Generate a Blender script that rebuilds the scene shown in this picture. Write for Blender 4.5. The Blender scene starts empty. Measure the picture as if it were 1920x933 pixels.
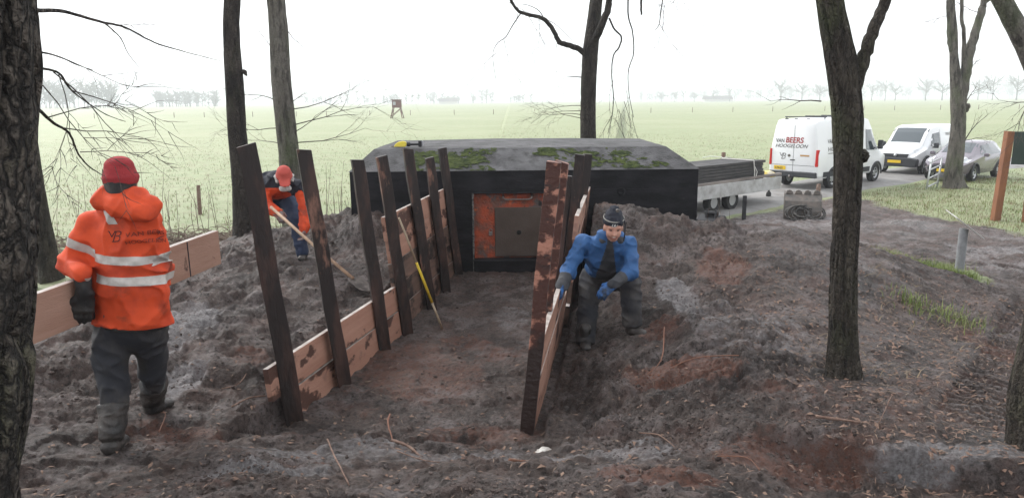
import bpy, bmesh, math, random
import numpy as np
from mathutils import Vector, Matrix
from mathutils.bvhtree import BVHTree
R = math.radians
rng = np.random.default_rng(7)
random.seed(11)
scene = bpy.context.scene
C = scene.collection

# ------------------------------------------------------------------ camera
PITCH, ROLL, CAMH, FPX = R(11.2), R(0.5), 2.4, 1400.0
cam = bpy.data.cameras.new('camera')
cam.sensor_width = 36.0
cam.lens = 36.0 * FPX / 1920.0
cam.clip_start = 0.05
cam.clip_end = 6000
camo = bpy.data.objects.new('camera', cam)
C.objects.link(camo)
camo.matrix_world = (Matrix.Translation((0, 0, CAMH)) @ Matrix.Rotation(R(90) - PITCH, 4, 'X')
                     @ Matrix.Rotation(-ROLL, 4, 'Z'))
scene.camera = camo

# ------------------------------------------------------------------ sky, sun, exposure
SUN_EL, SUN_AZ = R(38), R(-48)
w = bpy.data.worlds.new('World'); scene.world = w; w.use_nodes = True
nt = w.node_tree; nt.nodes.clear()
sky = nt.nodes.new('ShaderNodeTexSky'); sky.sky_type = 'NISHITA'; sky.sun_disc = False
sky.sun_elevation = SUN_EL; sky.sun_rotation = SUN_AZ
sky.dust_density = 6.0; sky.air_density = 1.0; sky.ozone_density = 1.0
hsv = nt.nodes.new('ShaderNodeHueSaturation'); hsv.inputs['Saturation'].default_value = 0.12
mixw = nt.nodes.new('ShaderNodeMix'); mixw.data_type = 'RGBA'
mixw.inputs['Factor'].default_value = 0.75            # even cloud cover in front of the clear sky
mixw.inputs[7].default_value = (9.6, 9.9, 10.3, 1)
bg = nt.nodes.new('ShaderNodeBackground'); bg.inputs['Strength'].default_value = 0.10
wo = nt.nodes.new('ShaderNodeOutputWorld')
nt.links.new(sky.outputs[0], hsv.inputs['Color']); nt.links.new(hsv.outputs[0], mixw.inputs[6])
nt.links.new(mixw.outputs[2], bg.inputs[0]); nt.links.new(bg.outputs[0], wo.inputs[0])
sun = bpy.data.lights.new('sun', 'SUN'); sun.energy = 1.5; sun.angle = R(22); sun.color = (1.0, 0.97, 0.93)
suno = bpy.data.objects.new('sun', sun); C.objects.link(suno)
sd = Vector((math.sin(SUN_AZ) * math.cos(SUN_EL), math.cos(SUN_AZ) * math.cos(SUN_EL), math.sin(SUN_EL)))
suno.rotation_euler = sd.to_track_quat('Z', 'Y').to_euler()
suno.location = (-10, 20, 40)
scene.view_settings.view_transform = 'Standard'
scene.view_settings.look = 'None'
scene.view_settings.exposure = 0.92
scene.view_settings.gamma = 1.0
scene.render.engine = 'CYCLES'
scene.cycles.use_denoising = True
scene.cycles.max_bounces = 5
scene.cycles.diffuse_bounces = 3
scene.cycles.volume_bounces = 1
scene.cycles.transparent_max_bounces = 6

# ------------------------------------------------------------------ helpers: survey points
_fw = np.array([0, math.cos(PITCH), -math.sin(PITCH)]); _r0 = np.array([1., 0, 0]); _u0 = np.cross(_r0, _fw)
_r = math.cos(ROLL) * _r0 - math.sin(ROLL) * _u0; _u = np.cross(_r, _fw)
def _ray(x, y): return _fw + (x - 960) / FPX * _r - (y - 466.5) / FPX * _u
def at(x, y, Y):
    d = _ray(x, y); p = d * (Y / d[1]); return Vector((p[0], p[1], p[2] + CAMH))
def gnd(x, y, z):
    d = _ray(x, y); p = d * ((z - CAMH) / d[2]); return Vector((p[0], p[1], z))

# ------------------------------------------------------------------ helpers: noise
def _h2(ix, iy, s):
    h = (ix.astype(np.int64) * 374761393 + iy.astype(np.int64) * 668265263 + s * 974634777) & 0xffffffff
    h = ((h ^ (h >> 13)) * 1274126177) & 0xffffffff
    return ((h ^ (h >> 16)) & 0xffff) / 65535.0
def vn2(x, y, s=0):
    x = np.asarray(x, float); y = np.asarray(y, float)
    ix = np.floor(x); iy = np.floor(y); fx = x - ix; fy = y - iy
    fx = fx * fx * fx * (fx * (fx * 6 - 15) + 10); fy = fy * fy * fy * (fy * (fy * 6 - 15) + 10)
    a = _h2(ix, iy, s); b = _h2(ix + 1, iy, s); c = _h2(ix, iy + 1, s); d = _h2(ix + 1, iy + 1, s)
    return (a + (b - a) * fx) * (1 - fy) + (c + (d - c) * fx) * fy
def fbm2(x, y, o=4, s=0, g=.5):
    t = 0; a = 1; n = 0
    for i in range(o):
        t = t + a * (vn2(x * 2 ** i + 17.3 * i, y * 2 ** i - 9.1 * i, s + i) - .5); n += a; a *= g
    return t / n * 2
def vn3(x, y, z, s=0):
    k = np.floor(z); f = z - k; f = f * f * (3 - 2 * f)
    ox = _h2(k, k * 0, 91) * 57; oy = _h2(k, k * 0, 92) * 57
    ox1 = _h2(k + 1, k * 0, 91) * 57; oy1 = _h2(k + 1, k * 0, 92) * 57
    return vn2(x + ox, y + oy, s) * (1 - f) + vn2(x + ox1, y + oy1, s) * f
def cells(x, y, s=0):
    """cellular noise: a rounded lump of random height in every cell"""
    ix = np.floor(x); iy = np.floor(y); best = np.full(np.shape(x), 9.); hh = np.zeros(np.shape(x))
    for dx in (-1, 0, 1):
        for dy in (-1, 0, 1):
            cx_ = ix + dx; cy_ = iy + dy; d = (cx_ + .15 + .7 * _h2(cx_, cy_, s) - x) ** 2 + (cy_ + .15 + .7 * _h2(cx_, cy_, s + 1) - y) ** 2
            m = d < best; best = np.where(m, d, best); hh = np.where(m, _h2(cx_, cy_, s + 2), hh)
    return np.clip(.55 - np.sqrt(best), 0, 1) * hh
def sstep(a, b, x):
    t = np.clip((x - a) / (b - a), 0, 1); return t * t * (3 - 2 * t)

# ------------------------------------------------------------------ helpers: meshes
class MB:
    def __init__(s): s.v = []; s.f = []
    def add(s, v, f):
        o = len(s.v); s.v += [tuple(p) for p in v]; s.f += [tuple(i + o for i in q) for q in f]
    def box(s, c, d, M=None):
        x, y, z = d[0] / 2, d[1] / 2, d[2] / 2
        v = [Vector((i * x, j * y, k * z)) for k in (-1, 1) for j in (-1, 1) for i in (-1, 1)]
        if M is not None: v = [M @ p for p in v]
        s.add([p + Vector(c) for p in v], [(0, 2, 3, 1), (4, 5, 7, 6), (0, 1, 5, 4), (2, 6, 7, 3), (0, 4, 6, 2), (1, 3, 7, 5)])
    def bar(s, a, b, wx, wy, side=(1, 0, 0)):
        a = Vector(a); b = Vector(b); t = (b - a).normalized(); sx = Vector(side); sx = (sx - t * sx.dot(t)).normalized(); sy = t.cross(sx)
        v = [p + sx * (i * wx / 2) + sy * (j * wy / 2) for p in (a, b) for j in (-1, 1) for i in (-1, 1)]
        s.add(v, [(0, 2, 3, 1), (4, 5, 7, 6), (0, 1, 5, 4), (2, 6, 7, 3), (0, 4, 6, 2), (1, 3, 7, 5)])
    def tube(s, P, r, n=6, cap=True):
        P = [Vector(p) for p in P]; r = list(r) if hasattr(r, '__len__') else [r] * len(P)
        t0 = (P[1] - P[0]).normalized(); ref = Vector((0, 0, 1)) if abs(t0.z) < .9 else Vector((1, 0, 0))
        sx = t0.cross(ref).normalized(); v = []
        for i, p in enumerate(P):
            t = (P[min(i + 1, len(P) - 1)] - P[max(i - 1, 0)])
            t = t.normalized() if t.length > 1e-9 else t0
            sx = (sx - t * sx.dot(t)); sx = sx.normalized() if sx.length > 1e-6 else t.orthogonal().normalized(); sy = t.cross(sx)
            for k in range(n):
                a = 2 * math.pi * k / n; v.append(p + sx * (math.cos(a) * r[i]) + sy * (math.sin(a) * r[i]))
        f = [(i * n + k, i * n + (k + 1) % n, (i + 1) * n + (k + 1) % n, (i + 1) * n + k) for i in range(len(P) - 1) for k in range(n)]
        if cap: f += [tuple(range(n))[::-1], tuple((len(P) - 1) * n + k for k in range(n))]
        s.add(v, f)
    def lathe(s, prof, c, ax, n=24, cap=True):
        ax = Vector(ax).normalized(); sx = ax.orthogonal().normalized(); sy = ax.cross(sx); v = []
        for (r, h) in prof:
            for k in range(n):
                a = 2 * math.pi * k / n; v.append(Vector(c) + ax * h + sx * (r * math.cos(a)) + sy * (r * math.sin(a)))
        m = len(prof); f = [(i * n + k, i * n + (k + 1) % n, (i + 1) * n + (k + 1) % n, (i + 1) * n + k) for i in range(m - 1) for k in range(n)]
        if cap and prof[0][0] > 1e-6: f.append(tuple(range(n))[::-1])
        if cap and prof[-1][0] > 1e-6: f.append(tuple((m - 1) * n + k for k in range(n)))
        s.add(v, f)
    def prism(s, poly, o, u, v, n, th):
        o = Vector(o); u = Vector(u); v = Vector(v); n = Vector(n); k = len(poly)
        V = [o + u * p[0] + v * p[1] + n * d for d in (0, th) for p in poly]
        s.add(V, [tuple(range(k))[::-1], tuple(range(k, 2 * k))] + [(i, (i + 1) % k, k + (i + 1) % k, k + i) for i in range(k)])
    def build(s, name, m, parent=None, smooth=False, bevel=0, org=None):
        o0 = Vector(org) if org is not None else (parent['_w'] if False else None)
        me = bpy.data.meshes.new(name)
        v = s.v if o0 is None else [tuple(Vector(p) - o0) for p in s.v]
        me.from_pydata(v, [], s.f); me.update()
        bm = bmesh.new(); bm.from_mesh(me); bmesh.ops.recalc_face_normals(bm, faces=bm.faces)
        if bevel: bmesh.ops.bevel(bm, geom=list(bm.edges), offset=bevel, segments=1, affect='EDGES', profile=.5)
        bm.to_mesh(me); bm.free()
        return link(name, me, m, parent, smooth)
def link(name, me, m, parent=None, smooth=False):
    if m is not None:
        for x in (m if isinstance(m, (list, tuple)) else [m]): me.materials.append(x)
    if smooth:
        me.polygons.foreach_set('use_smooth', [True] * len(me.polygons))
        if smooth != True: 
            bm = bmesh.new(); bm.from_mesh(me)
            for e in bm.edges:
                if len(e.link_faces) == 2 and e.calc_face_angle(0) > smooth: e.smooth = False
            bm.to_mesh(me); bm.free()
    o = bpy.data.objects.new(name, me); C.objects.link(o)
    if parent is not None: o.parent = parent
    return o
def npmesh(name, V, F, m, parent=None, smooth=True, attrs=None):
    V = np.asarray(V, np.float32); F = np.asarray(F, np.int32); k = F.shape[1]
    me = bpy.data.meshes.new(name); me.vertices.add(len(V)); me.vertices.foreach_set('co', V.ravel())
    me.loops.add(F.size); me.loops.foreach_set('vertex_index', F.ravel()); me.polygons.add(len(F))
    me.polygons.foreach_set('loop_start', np.arange(0, F.size, k, dtype=np.int32))
    me.polygons.foreach_set('use_smooth', np.full(len(F), bool(smooth)))
    me.update(calc_edges=True)
    for an, av in (attrs or {}).items():
        a = me.attributes.new(an, 'FLOAT_COLOR', 'POINT'); a.data.foreach_set('color', np.asarray(av, np.float32).ravel())
    return link(name, me, m, parent)
def tag(o, label=None, cat=None, group=None, kind=None):
    if label: o['label'] = label
    if cat: o['category'] = cat
    if group: o['group'] = group
    if kind: o['kind'] = kind
    return o
def empty(name, loc=(0, 0, 0), rz=0, label=None, cat=None, group=None):
    o = bpy.data.objects.new(name, None); C.objects.link(o); o.location = loc; o.rotation_euler = (0, 0, rz)
    o.empty_display_size = .1
    return tag(o, label, cat, group)
def copy_tree(o, parent=None):
    c = o.copy(); C.objects.link(c); c.parent = parent
    for ch in list(o.children): copy_tree(ch, c)
    return c

# ------------------------------------------------------------------ helpers: materials
def mat(name, col=(.5, .5, .5), rough=.6, metal=0., noise=None, col2=None, bump=0, bscale=60, spec=.4, extra=None, coat=0, space='Object', stretch=(1, 1, 1), bdist=.02):
    """base colour, optionally mixed with col2 by a noise of (scale, low, high), optional fine bump"""
    m = bpy.data.materials.new(name); m.use_nodes = True; t = m.node_tree; b = t.nodes['Principled BSDF']
    b.inputs['Base Color'].default_value = (*col, 1); b.inputs['Roughness'].default_value = rough; b.inputs['Metallic'].default_value = metal
    b.inputs['Specular IOR Level'].default_value = spec; b.inputs['Coat Weight'].default_value = coat
    tc = t.nodes.new('ShaderNodeTexCoord'); mp = t.nodes.new('ShaderNodeMapping'); mp.inputs['Scale'].default_value = stretch
    t.links.new(tc.outputs[space], mp.inputs[0])
    if noise:
        oi = t.nodes.new('ShaderNodeObjectInfo'); ad = t.nodes.new('ShaderNodeVectorMath'); ad.operation = 'SCALE'
        cb = t.nodes.new('ShaderNodeCombineXYZ')
        for i in range(3): t.links.new(oi.outputs['Random'], cb.inputs[i])
        t.links.new(cb.outputs[0], ad.inputs[0]); ad.inputs['Scale'].default_value = 37.0
        av = t.nodes.new('ShaderNodeVectorMath'); t.links.new(mp.outputs[0], av.inputs[0]); t.links.new(ad.outputs[0], av.inputs[1])
        n = t.nodes.new('ShaderNodeTexNoise'); n.inputs['Scale'].default_value = noise[0]; n.inputs['Detail'].default_value = 6; n.inputs['Roughness'].default_value = .62
        t.links.new(av.outputs[0], n.inputs['Vector'])
        mr = t.nodes.new('ShaderNodeMapRange'); mr.inputs[1].default_value = noise[1]; mr.inputs[2].default_value = noise[2]
        t.links.new(n.outputs[0], mr.inputs[0])
        mx = t.nodes.new('ShaderNodeMix'); mx.data_type = 'RGBA'; mx.inputs[6].default_value = (*col, 1); mx.inputs[7].default_value = (*(col2 or col), 1)
        t.links.new(mr.outputs[0], mx.inputs[0]); t.links.new(mx.outputs[2], b.inputs['Base Color'])
        m['_mix'] = mx.name
    if bump:
        n2 = t.nodes.new('ShaderNodeTexNoise'); n2.inputs['Scale'].default_value = bscale; n2.inputs['Detail'].default_value = 5
        t.links.new(mp.outputs[0], n2.inputs['Vector'])
        bu = t.nodes.new('ShaderNodeBump'); bu.inputs['Strength'].default_value = bump; bu.inputs['Distance'].default_value = bdist
        t.links.new(n2.outputs[0], bu.inputs['Height']); t.links.new(bu.outputs[0], b.inputs['Normal'])
    return m
def layer(m, col, scale, lo, hi, stretch=(1, 1, 1), space='Object', fac=1.0, off=0.):
    """one more colour laid over a material where a noise is high (paint loss, moss, dirt, stain)"""
    t = m.node_tree; b = t.nodes['Principled BSDF']; tc = t.nodes.new('ShaderNodeTexCoord'); mp = t.nodes.new('ShaderNodeMapping')
    mp.inputs['Scale'].default_value = stretch; mp.inputs['Location'].default_value = (off, off * 1.7, off * .6); t.links.new(tc.outputs[space], mp.inputs[0])
    oi = t.nodes.new('ShaderNodeObjectInfo'); ml = t.nodes.new('ShaderNodeVectorMath'); ml.operation = 'SCALE'; ml.inputs['Scale'].default_value = 53.
    cb = t.nodes.new('ShaderNodeCombineXYZ')
    for i in range(3): t.links.new(oi.outputs['Random'], cb.inputs[i])
    t.links.new(cb.outputs[0], ml.inputs[0]); av = t.nodes.new('ShaderNodeVectorMath'); t.links.new(mp.outputs[0], av.inputs[0]); t.links.new(ml.outputs[0], av.inputs[1])
    n = t.nodes.new('ShaderNodeTexNoise'); n.inputs['Scale'].default_value = scale; n.inputs['Detail'].default_value = 7; n.inputs['Roughness'].default_value = .6
    t.links.new(av.outputs[0], n.inputs['Vector']); mr = t.nodes.new('ShaderNodeMapRange'); mr.inputs[1].default_value = lo; mr.inputs[2].default_value = hi; mr.inputs[4].default_value = fac
    t.links.new(n.outputs[0], mr.inputs[0]); mx = t.nodes.new('ShaderNodeMix'); mx.data_type = 'RGBA'; mx.inputs[7].default_value = (*col, 1)
    s = b.inputs['Base Color']
    if s.is_linked: t.links.new(s.links[0].from_socket, mx.inputs[6])
    else: mx.inputs[6].default_value = s.default_value
    t.links.new(mr.outputs[0], mx.inputs[0]); t.links.new(mx.outputs[2], s)
    return m, mr

# ================================================================== GROUND
ZF = -0.62                                             # level of the field and the road
ctrl = [gnd(*p) for p in [
    (215, 840, .30), (290, 768, .27), (60, 920, .45), (400, 915, .52), (700, 915, .50), (960, 915, .47), (1200, 905, .48),
    (1480, 925, .42), (1800, 925, .40), (480, 770, .22), (540, 830, .22), (400, 640, .40), (350, 530, .50), (450, 480, .60), (520, 466, .54),
    (600, 474, .50), (610, 590, .30), (560, 640, .26), (680, 520, .48), (700, 460, .60), (690, 412, .88), (200, 640, .38), (100, 700, .38),
    (420, 545, .50), (120, 545, .12), (70, 495, -.5), (330, 480, .28),
    (1100, 650, .10), (1190, 628, .24), (1060, 745, .04), (1060, 690, .05), (1110, 775, .14), (1250, 690, .38), (1160, 730, .26), (1300, 600, .50),
    (1400, 520, .60), (1480, 426, .92), (1440, 442, .82), (1525, 438, .82), (1250, 500, .58), (1150, 372, 1.18), (1115, 378, 1.12), (1200, 388, 1.04), (1240, 425, .72), (1330, 430, .50), (1210, 560, .40),
    (1560, 440, .60), (1585, 695, .33), (1700, 610, .20), (1790, 525, -.08), (1650, 470, .22), (1750, 700, .27), (1900, 650, .10), (1880, 830, .36),
    (1600, 800, .45), (1030, 880, .35), (820, 850, .22), (1180, 820, .30), (1400, 760, .42)]]
ctrl += [Vector(p) for p in [(0, 0, .82), (-2, 1, .8), (2, 1, .75), (-3.2, 3, .55), (4.5, 2.5, .5), (-1.7, 5.2, .16), (1.3, 6.0, .25), (6.5, 5.5, .0), (-5, 6, .25), (-4.5, 9.5, .38), (-6.4, 10.2, .0), (-4.06, 11.1, .40),
    (-3.2, 12.2, .2), (-2.5, 10.6, .75), (2.9, 10.6, .55), (3.2, 12.5, .0), (5.2, 11.5, .1), (6.3, 13, -.25), (8, 9, -.15), (9, 6, -.1), (6, 17, -.42),
    (9, 16, -.45), (3.2, 15, -.35), (-8, 8, -.3), (-8, 4, .0), (-9, 13.5, -.5), (-5, 14, -.45), (0, 15, -.45), (12, 12, -.45), (9, 22, -.6), (13, 19, -.5), (-7, 0, .4), (8, 0, .3), (0, -3, .8)]]
P_ = np.array([(p.x, p.y) for p in ctrl]); Z_ = np.array([p.z for p in ctrl])
_K = np.linalg.norm(P_[:, None] - P_[None], axis=2)
_A = np.zeros((len(P_) + 3,) * 2); n_ = len(P_); _A[:n_, :n_] = _K + np.eye(n_) * .0 ; _A[:n_, n_] = 1; _A[:n_, n_ + 1:] = P_; _A[n_, :n_] = 1; _A[n_ + 1:, :n_] = P_.T
_W = np.linalg.solve(_A, np.concatenate([Z_, np.zeros(3)]))
def rbf(X, Y):
    out = _W[n_] + _W[n_ + 1] * X + _W[n_ + 2] * Y
    for i in range(n_): out = out + _W[i] * np.sqrt((X - P_[i, 0]) ** 2 + (Y - P_[i, 1]) ** 2 + .004)
    return out
ROAD = np.array([(-2.5, 15.0), (1.5, 18.0), (5.3, 21.2), (10.3, 25.6), (15.6, 29.9), (22.5, 34.6), (31, 39.0), (48, 46.0), (80, 57.0), (130, 70.0)])
def road_d(X, Y):
    """distance to the road's centre line, signed: positive on the field side"""
    best = np.full(np.shape(X), 1e9); sg = np.zeros(np.shape(X))
    for a, b in zip(ROAD[:-1], ROAD[1:]):
        ab = b - a; L = ab @ ab; t = np.clip(((X - a[0]) * ab[0] + (Y - a[1]) * ab[1]) / L, 0, 1)
        dx = X - a[0] - t * ab[0]; dy = Y - a[1] - t * ab[1]; d = np.hypot(dx, dy); s = np.sign(ab[0] * dy - ab[1] * dx)
        m = d < best; best = np.where(m, d, best); sg = np.where(m, s, sg)
    return best * np.where(sg == 0, 1, sg)
_wy = [3.0, 5.37, 6.07, 7.06, 7.66, 8.54, 9.31, 10.11, 11.5]; _wx = [-2.28, -1.64, -1.44, -1.24, -1.12, -.95, -.82, -.72, -.58]
def wl(Y): return np.interp(Y, _wy, _wx)            # inner line of the left retaining wall at floor level
def wr(Y): return .07 + .150 * (Y - 5.0)               # inner line of the right one
TR0, TR1 = gnd(1838, 715, .18), gnd(1930, 560, .02)    # wheel rut on the right
TRD = (TR1 - TR0).normalized()
LG0, LG1 = gnd(1450, 806, .43), gnd(1925, 868, .40)    # low scarp at the lower right
FEET = [gnd(212, 842, .30), gnd(289, 768, .27), gnd(1098, 648, .1), gnd(1186, 625, .24), gnd(486, 455, .68) + Vector((0, .15, 0)), gnd(566, 458, .66)]
def masks(X, Y):
    rd = road_d(X, Y)
    edge = fbm2(X * .5, Y * .5, 4, 40) * 1.6
    mud = sstep(-5.2, -4.2, X + edge * .5) * sstep(13.4, 11.8, Y + edge * .6)             # mound round the trench
    lane = sstep(2.2, 3.4, X) * sstep(-1.2, -2.4, rd - edge * .3) * sstep(11.4, 9.6, X - .30 * np.maximum(0, 20 - Y) + edge * .7)
    near = sstep(9.5, 7.5, Y + edge) * sstep(-9, -6, X)
    dirt = np.clip(np.maximum(np.maximum(mud, lane), near), 0, 1)
    return rd, dirt, lane
def height(X, Y, fine=True):
    X = np.asarray(X, float); Y = np.asarray(Y, float)
    h = rbf(X, Y); rd, dirt, lane = masks(X, Y)
    far = np.maximum.reduce([sstep(13.0, 17.5, Y), sstep(-7, -9.5, X) * sstep(9, 13, Y), sstep(-9, -13, X), sstep(10, 14, X) * sstep(8, 16, Y), sstep(14, 20, X)])
    lowland = ZF + .12 * fbm2(X * .08, Y * .08, 3, 5) * sstep(17, 40, Y) * 0 + .05 * fbm2(X * .3, Y * .3, 3, 6)
    h = h * (1 - far) + lowland * far
    # hollow with a dark cut face beyond the right-hand mound
    cut = sstep(14.6, 14.3, Y + .15 * (X - 5) + .4 * fbm2(X * 1.2, Y * 1.2, 3, 9)) * sstep(11.3, 13.2, Y) * sstep(2.7, 3.3, X) * sstep(7.4, 6.2, X)
    h = h - .28 * cut
    rl = np.abs(rd)
    h = h + (ZF - h) * sstep(3.2, 2.0, rl)
    # scarp at the lower right
    ty = LG0.y + (X - LG0.x) * (LG1.y - LG0.y) / (LG1.x - LG0.x) + .10 * fbm2(X * 2.2, X * 0, 3, 21)
    h = h - .17 * sstep(ty + .015, ty - .05, Y) * sstep(1.25, 1.9, X) * sstep(ty - 1.6, ty - .6, Y)
    # trench between the two walls, ramping up towards its open end
    hi = .13 * sstep(7.4, 7.7, Y)                           # the boards stand higher, and lean further out, at the bunker end
    inn = sstep(-.17, -.13, X - wl(Y) + hi) * sstep(.18, .13, X - wr(Y) - hi)
    fl = .02 * fbm2(X * 1.1, Y * 1.1, 3, 3) + .03 * sstep(8.5, 10.2, Y)
    ramp = sstep(5.35, 4.55, Y + .12 * fbm2(X * 2, Y * 2, 3, 12))
    side = np.where(Y < 5.5, np.maximum(ramp, 1 - inn), 1 - inn)
    h = fl * (1 - side) + h * side
    # soil stays outside the bunker
    bk = sstep(-2.25, -2.15, X) * sstep(2.6, 2.5, X) * sstep(10.36, 10.42, Y) * sstep(13.9, 13.6, Y)
    h = h * (1 - bk) + np.minimum(h, -.1) * bk
    if fine:
        trench = (1 - side)
        am = dirt * (1 - .60 * trench) * (1 - .45 * lane) * sstep(5.5, 3.5, rl * 0 + np.maximum(0, Y - 18))
        right = sstep(1.9, 2.6, X) * sstep(9.0, 6.5, Y) * .55
        am = am * (1 - right) * (1 - .35 * sstep(5.0, 4.2, Y))
        for f_ in FEET:                                       # trodden down where people stand
            g_ = np.exp(-(((X - f_.x) ** 2 + (Y - f_.y) ** 2) / .20 ** 2)); am = am * (1 - .9 * g_); h = h - .015 * g_
        h = h - am * .058
        wx = X + .15 * fbm2(X * 2.1, Y * 2.1, 2, 71); wy = Y + .15 * fbm2(X * 2.1 + 9, Y * 2.1, 2, 72)
        lump = 1 - 2 * np.abs(fbm2(wx * 1.7, wy * 1.7, 2, 30))
        h = h + am * (.070 * fbm2(wx * 1.3, wy * 1.3, 2, 31) + .030 * (lump - .5))
        r2 = 1 - 2.4 * np.abs(vn2(wx * 5.5, wy * 5.5, 33) - .5)
        r3 = 1 - 2.4 * np.abs(vn2(wx * 12, wy * 12, 34) - .5)
        patch = .16 + 1.0 * sstep(-.15, .5, fbm2(X * .9, Y * .9, 3, 35))
        r4 = 1 - 2.4 * np.abs(vn2(wx * 24 + 3, wy * 24, 42) - .5)
        h = h + am * patch * (.060 * r2 * vn2(X * 3, Y * 3, 36) + .046 * r3 * (vn2(X * 6, Y * 6, 37)) + .026 * r4 * vn2(X * 9, Y * 9, 43) + .030 * (vn2(X * 26, Y * 26, 38) - .5) + .020 * (vn2(X * 55, Y * 55, 39) - .5))
        h = h + am * (  .055 * cells(wx * 5, wy * 5, 81) * vn2(X * 1.7, Y * 1.7, 84) + .034 * cells(wx * 11, wy * 11, 85) * sstep(.3, .7, vn2(X * 2.3, Y * 2.3, 88)) + .02 * cells(X * 23, Y * 23, 89) * sstep(.35, .7, vn2(X * 3.3, Y * 3.3, 90)))
        # torn ledges and trodden flats: low steps with sharp edges
        for sc_, am_, sd_ in ((2.2, .045, 141), (4.7, .024, 142), (4.1, -.022, 143), (9.5, .012, 144), (8.5, -.011, 145), (19., .007, 146)):
            q_ = vn2(wx * sc_ + .8 * fbm2(X * sc_ * 1.5, Y * sc_ * 1.5, 3, sd_ + 30), wy * sc_ * 1.25, sd_); h = h + am * am_ * sstep(.52, .565, q_)
        h = h + am * .05 * sstep(.55, .62, vn2(wx * 3.1, wy * 3.1, 44)) * vn2(X * 8, Y * 8, 45)
        h = h + dirt * (.012 * (vn2(X * 33, Y * 33, 41) - .5) + .014 * (vn2(wx * 13, wy * 13, 46) - .5))
        # lane ruts
        h = h + lane * .035 * np.sin((X * .72 - Y * .70) * 4.2 + 1.5 * fbm2(X * .4, Y * .4, 2, 50)) * (.4 + vn2(X * .7, Y * .7, 51)) * sstep(8, 10, Y)
        # tyre print
        sx = (X - TR0.x) * TRD.x + (Y - TR0.y) * TRD.y; sy = (X - TR0.x) * TRD.y - (Y - TR0.y) * TRD.x
        for off, wid in ((.10, .24),):
            band = sstep(wid, wid - .04, np.abs(sy - off)) * sstep(-1.6, -.8, sx) * sstep(4.5, 3.2, sx)
            h = h + band * (-.05 + .045 * sstep(-.2, .5, np.sin(sx * 2 * math.pi / .125 + np.abs(sy - off) * 14)))
            h = h + .03 * np.exp(-((np.abs(sy - off) - wid - .05) / .05) ** 2) * sstep(-1.6, -.8, sx) * sstep(4.5, 3.2, sx)
        # meadow tussocks
        h = h + (1 - dirt) * sstep(2.2, 3.0, rl) * .05 * (vn2(X * 2.2, Y * 2.2, 60) - .4) * sstep(60, 20, Y)
    return h

# rows grow with distance so that detail is even in view; columns fan out from behind the viewpoint
ys = list(np.arange(-4, 2.2, .2)); y = 2.2
while y < 14.5: ys.append(y); y *= 1.0042
while y < 70: ys.append(y); y *= 1.011
while y < 3500: ys.append(y); y *= 1.07
ys = np.array(ys)
us = np.concatenate([-np.geomspace(4.0, .66, 22)[:-1], np.linspace(-.66, .66, 620), np.geomspace(.66, 4.0, 22)[1:]])
YY, UU = np.meshgrid(ys, us, indexing='ij'); XX = UU * (YY + 3.0 + 4.0 * sstep(2, -4, YY))
HH = height(XX, YY)
rd, dirt, lane = masks(XX, YY)
def blob(X, Y, px, py, z, rx, ry, s=0, k=.6):
    c = gnd(px, py, z); q = np.sqrt(((X - c.x) / rx) ** 2 + ((Y - c.y) / ry) ** 2) + k * fbm2(X * 1.9, Y * 1.9, 4, 100 + s)
    return sstep(1.15, .55, q)
red = np.maximum.reduce([blob(XX, YY, 1265, 690, .38, .55, .45, 1), blob(XX, YY, 1240, 895, .45, .5, .2, 2), blob(XX, YY, 1450, 840, .42, .7, .25, 3) * .7,
    blob(XX, YY, 900, 810, .1, .5, .3, 4) * .55, blob(XX, YY, 480, 690, .25, .3, .3, 5) * .6, blob(XX, YY, 300, 800, .3, .5, .25, 6) * .6, blob(XX, YY, 605, 865, .35, .07, .05, 7, .2),
    blob(XX, YY, 1360, 505, .6, .3, .5, 8) * .7, blob(XX, YY, 1240, 600, .4, .25, .3, 9) * .7, blob(XX, YY, 1850, 650, .1, .3, .8, 10) * .6, blob(XX, YY, 1150, 400, .9, .8, .8, 11) * .45,
    blob(XX, YY, 800, 690, 0, .9, 1.2, 12) * .6, blob(XX, YY, 1650, 760, .35, 1.3, .6, 13) * .4, blob(XX, YY, 300, 905, .5, .9, .2, 14) * .4])
pale = np.maximum.reduce([blob(XX, YY, 340, 610, .42, .4, .8, 21) * .8, blob(XX, YY, 330, 720, .28, .25, .25, 22), blob(XX, YY, 1270, 545, .5, .22, .9, 23) * .9,
    blob(XX, YY, 700, 840, .25, .9, .35, 24) * .6, blob(XX, YY, 960, 590, 0, .25, .6, 25) * .5, blob(XX, YY, 500, 880, .4, .6, .15, 26) * .7, blob(XX, YY, 1400, 600, .5, .6, .8, 27) * .45,
    blob(XX, YY, 1100, 850, .35, .7, .2, 28) * .6, blob(XX, YY, 1850, 840, .4, .7, .15, 29) * .7, lane * (.10 + .45 * sstep(-.2, .5, fbm2(XX * .8, YY * .8, 3, 120))) * sstep(9, 13, YY)])
wet = np.maximum.reduce([blob(XX, YY, 950, 620, 0, .3, .8, 31) * .8, lane * sstep(.05, .5, fbm2(XX * .6, YY * .9, 3, 130)), blob(XX, YY, 1600, 690, .3, .5, .3, 32) * .5])
grass = (1 - dirt)
grass = np.maximum(grass, blob(XX, YY, 1760, 505, -.02, .5, .9, 33) * .8)
mask = np.stack([grass, np.clip(red, 0, 1), np.clip(pale, 0, 1), np.clip(wet, 0, 1)], -1).reshape(-1, 4)
nr, nc = YY.shape
idx = np.arange(nr * nc).reshape(nr, nc)
F = np.stack([idx[:-1, :-1], idx[:-1, 1:], idx[1:, 1:], idx[1:, :-1]], -1).reshape(-1, 4)
V = np.stack([XX, YY, HH], -1).reshape(-1, 3)

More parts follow.
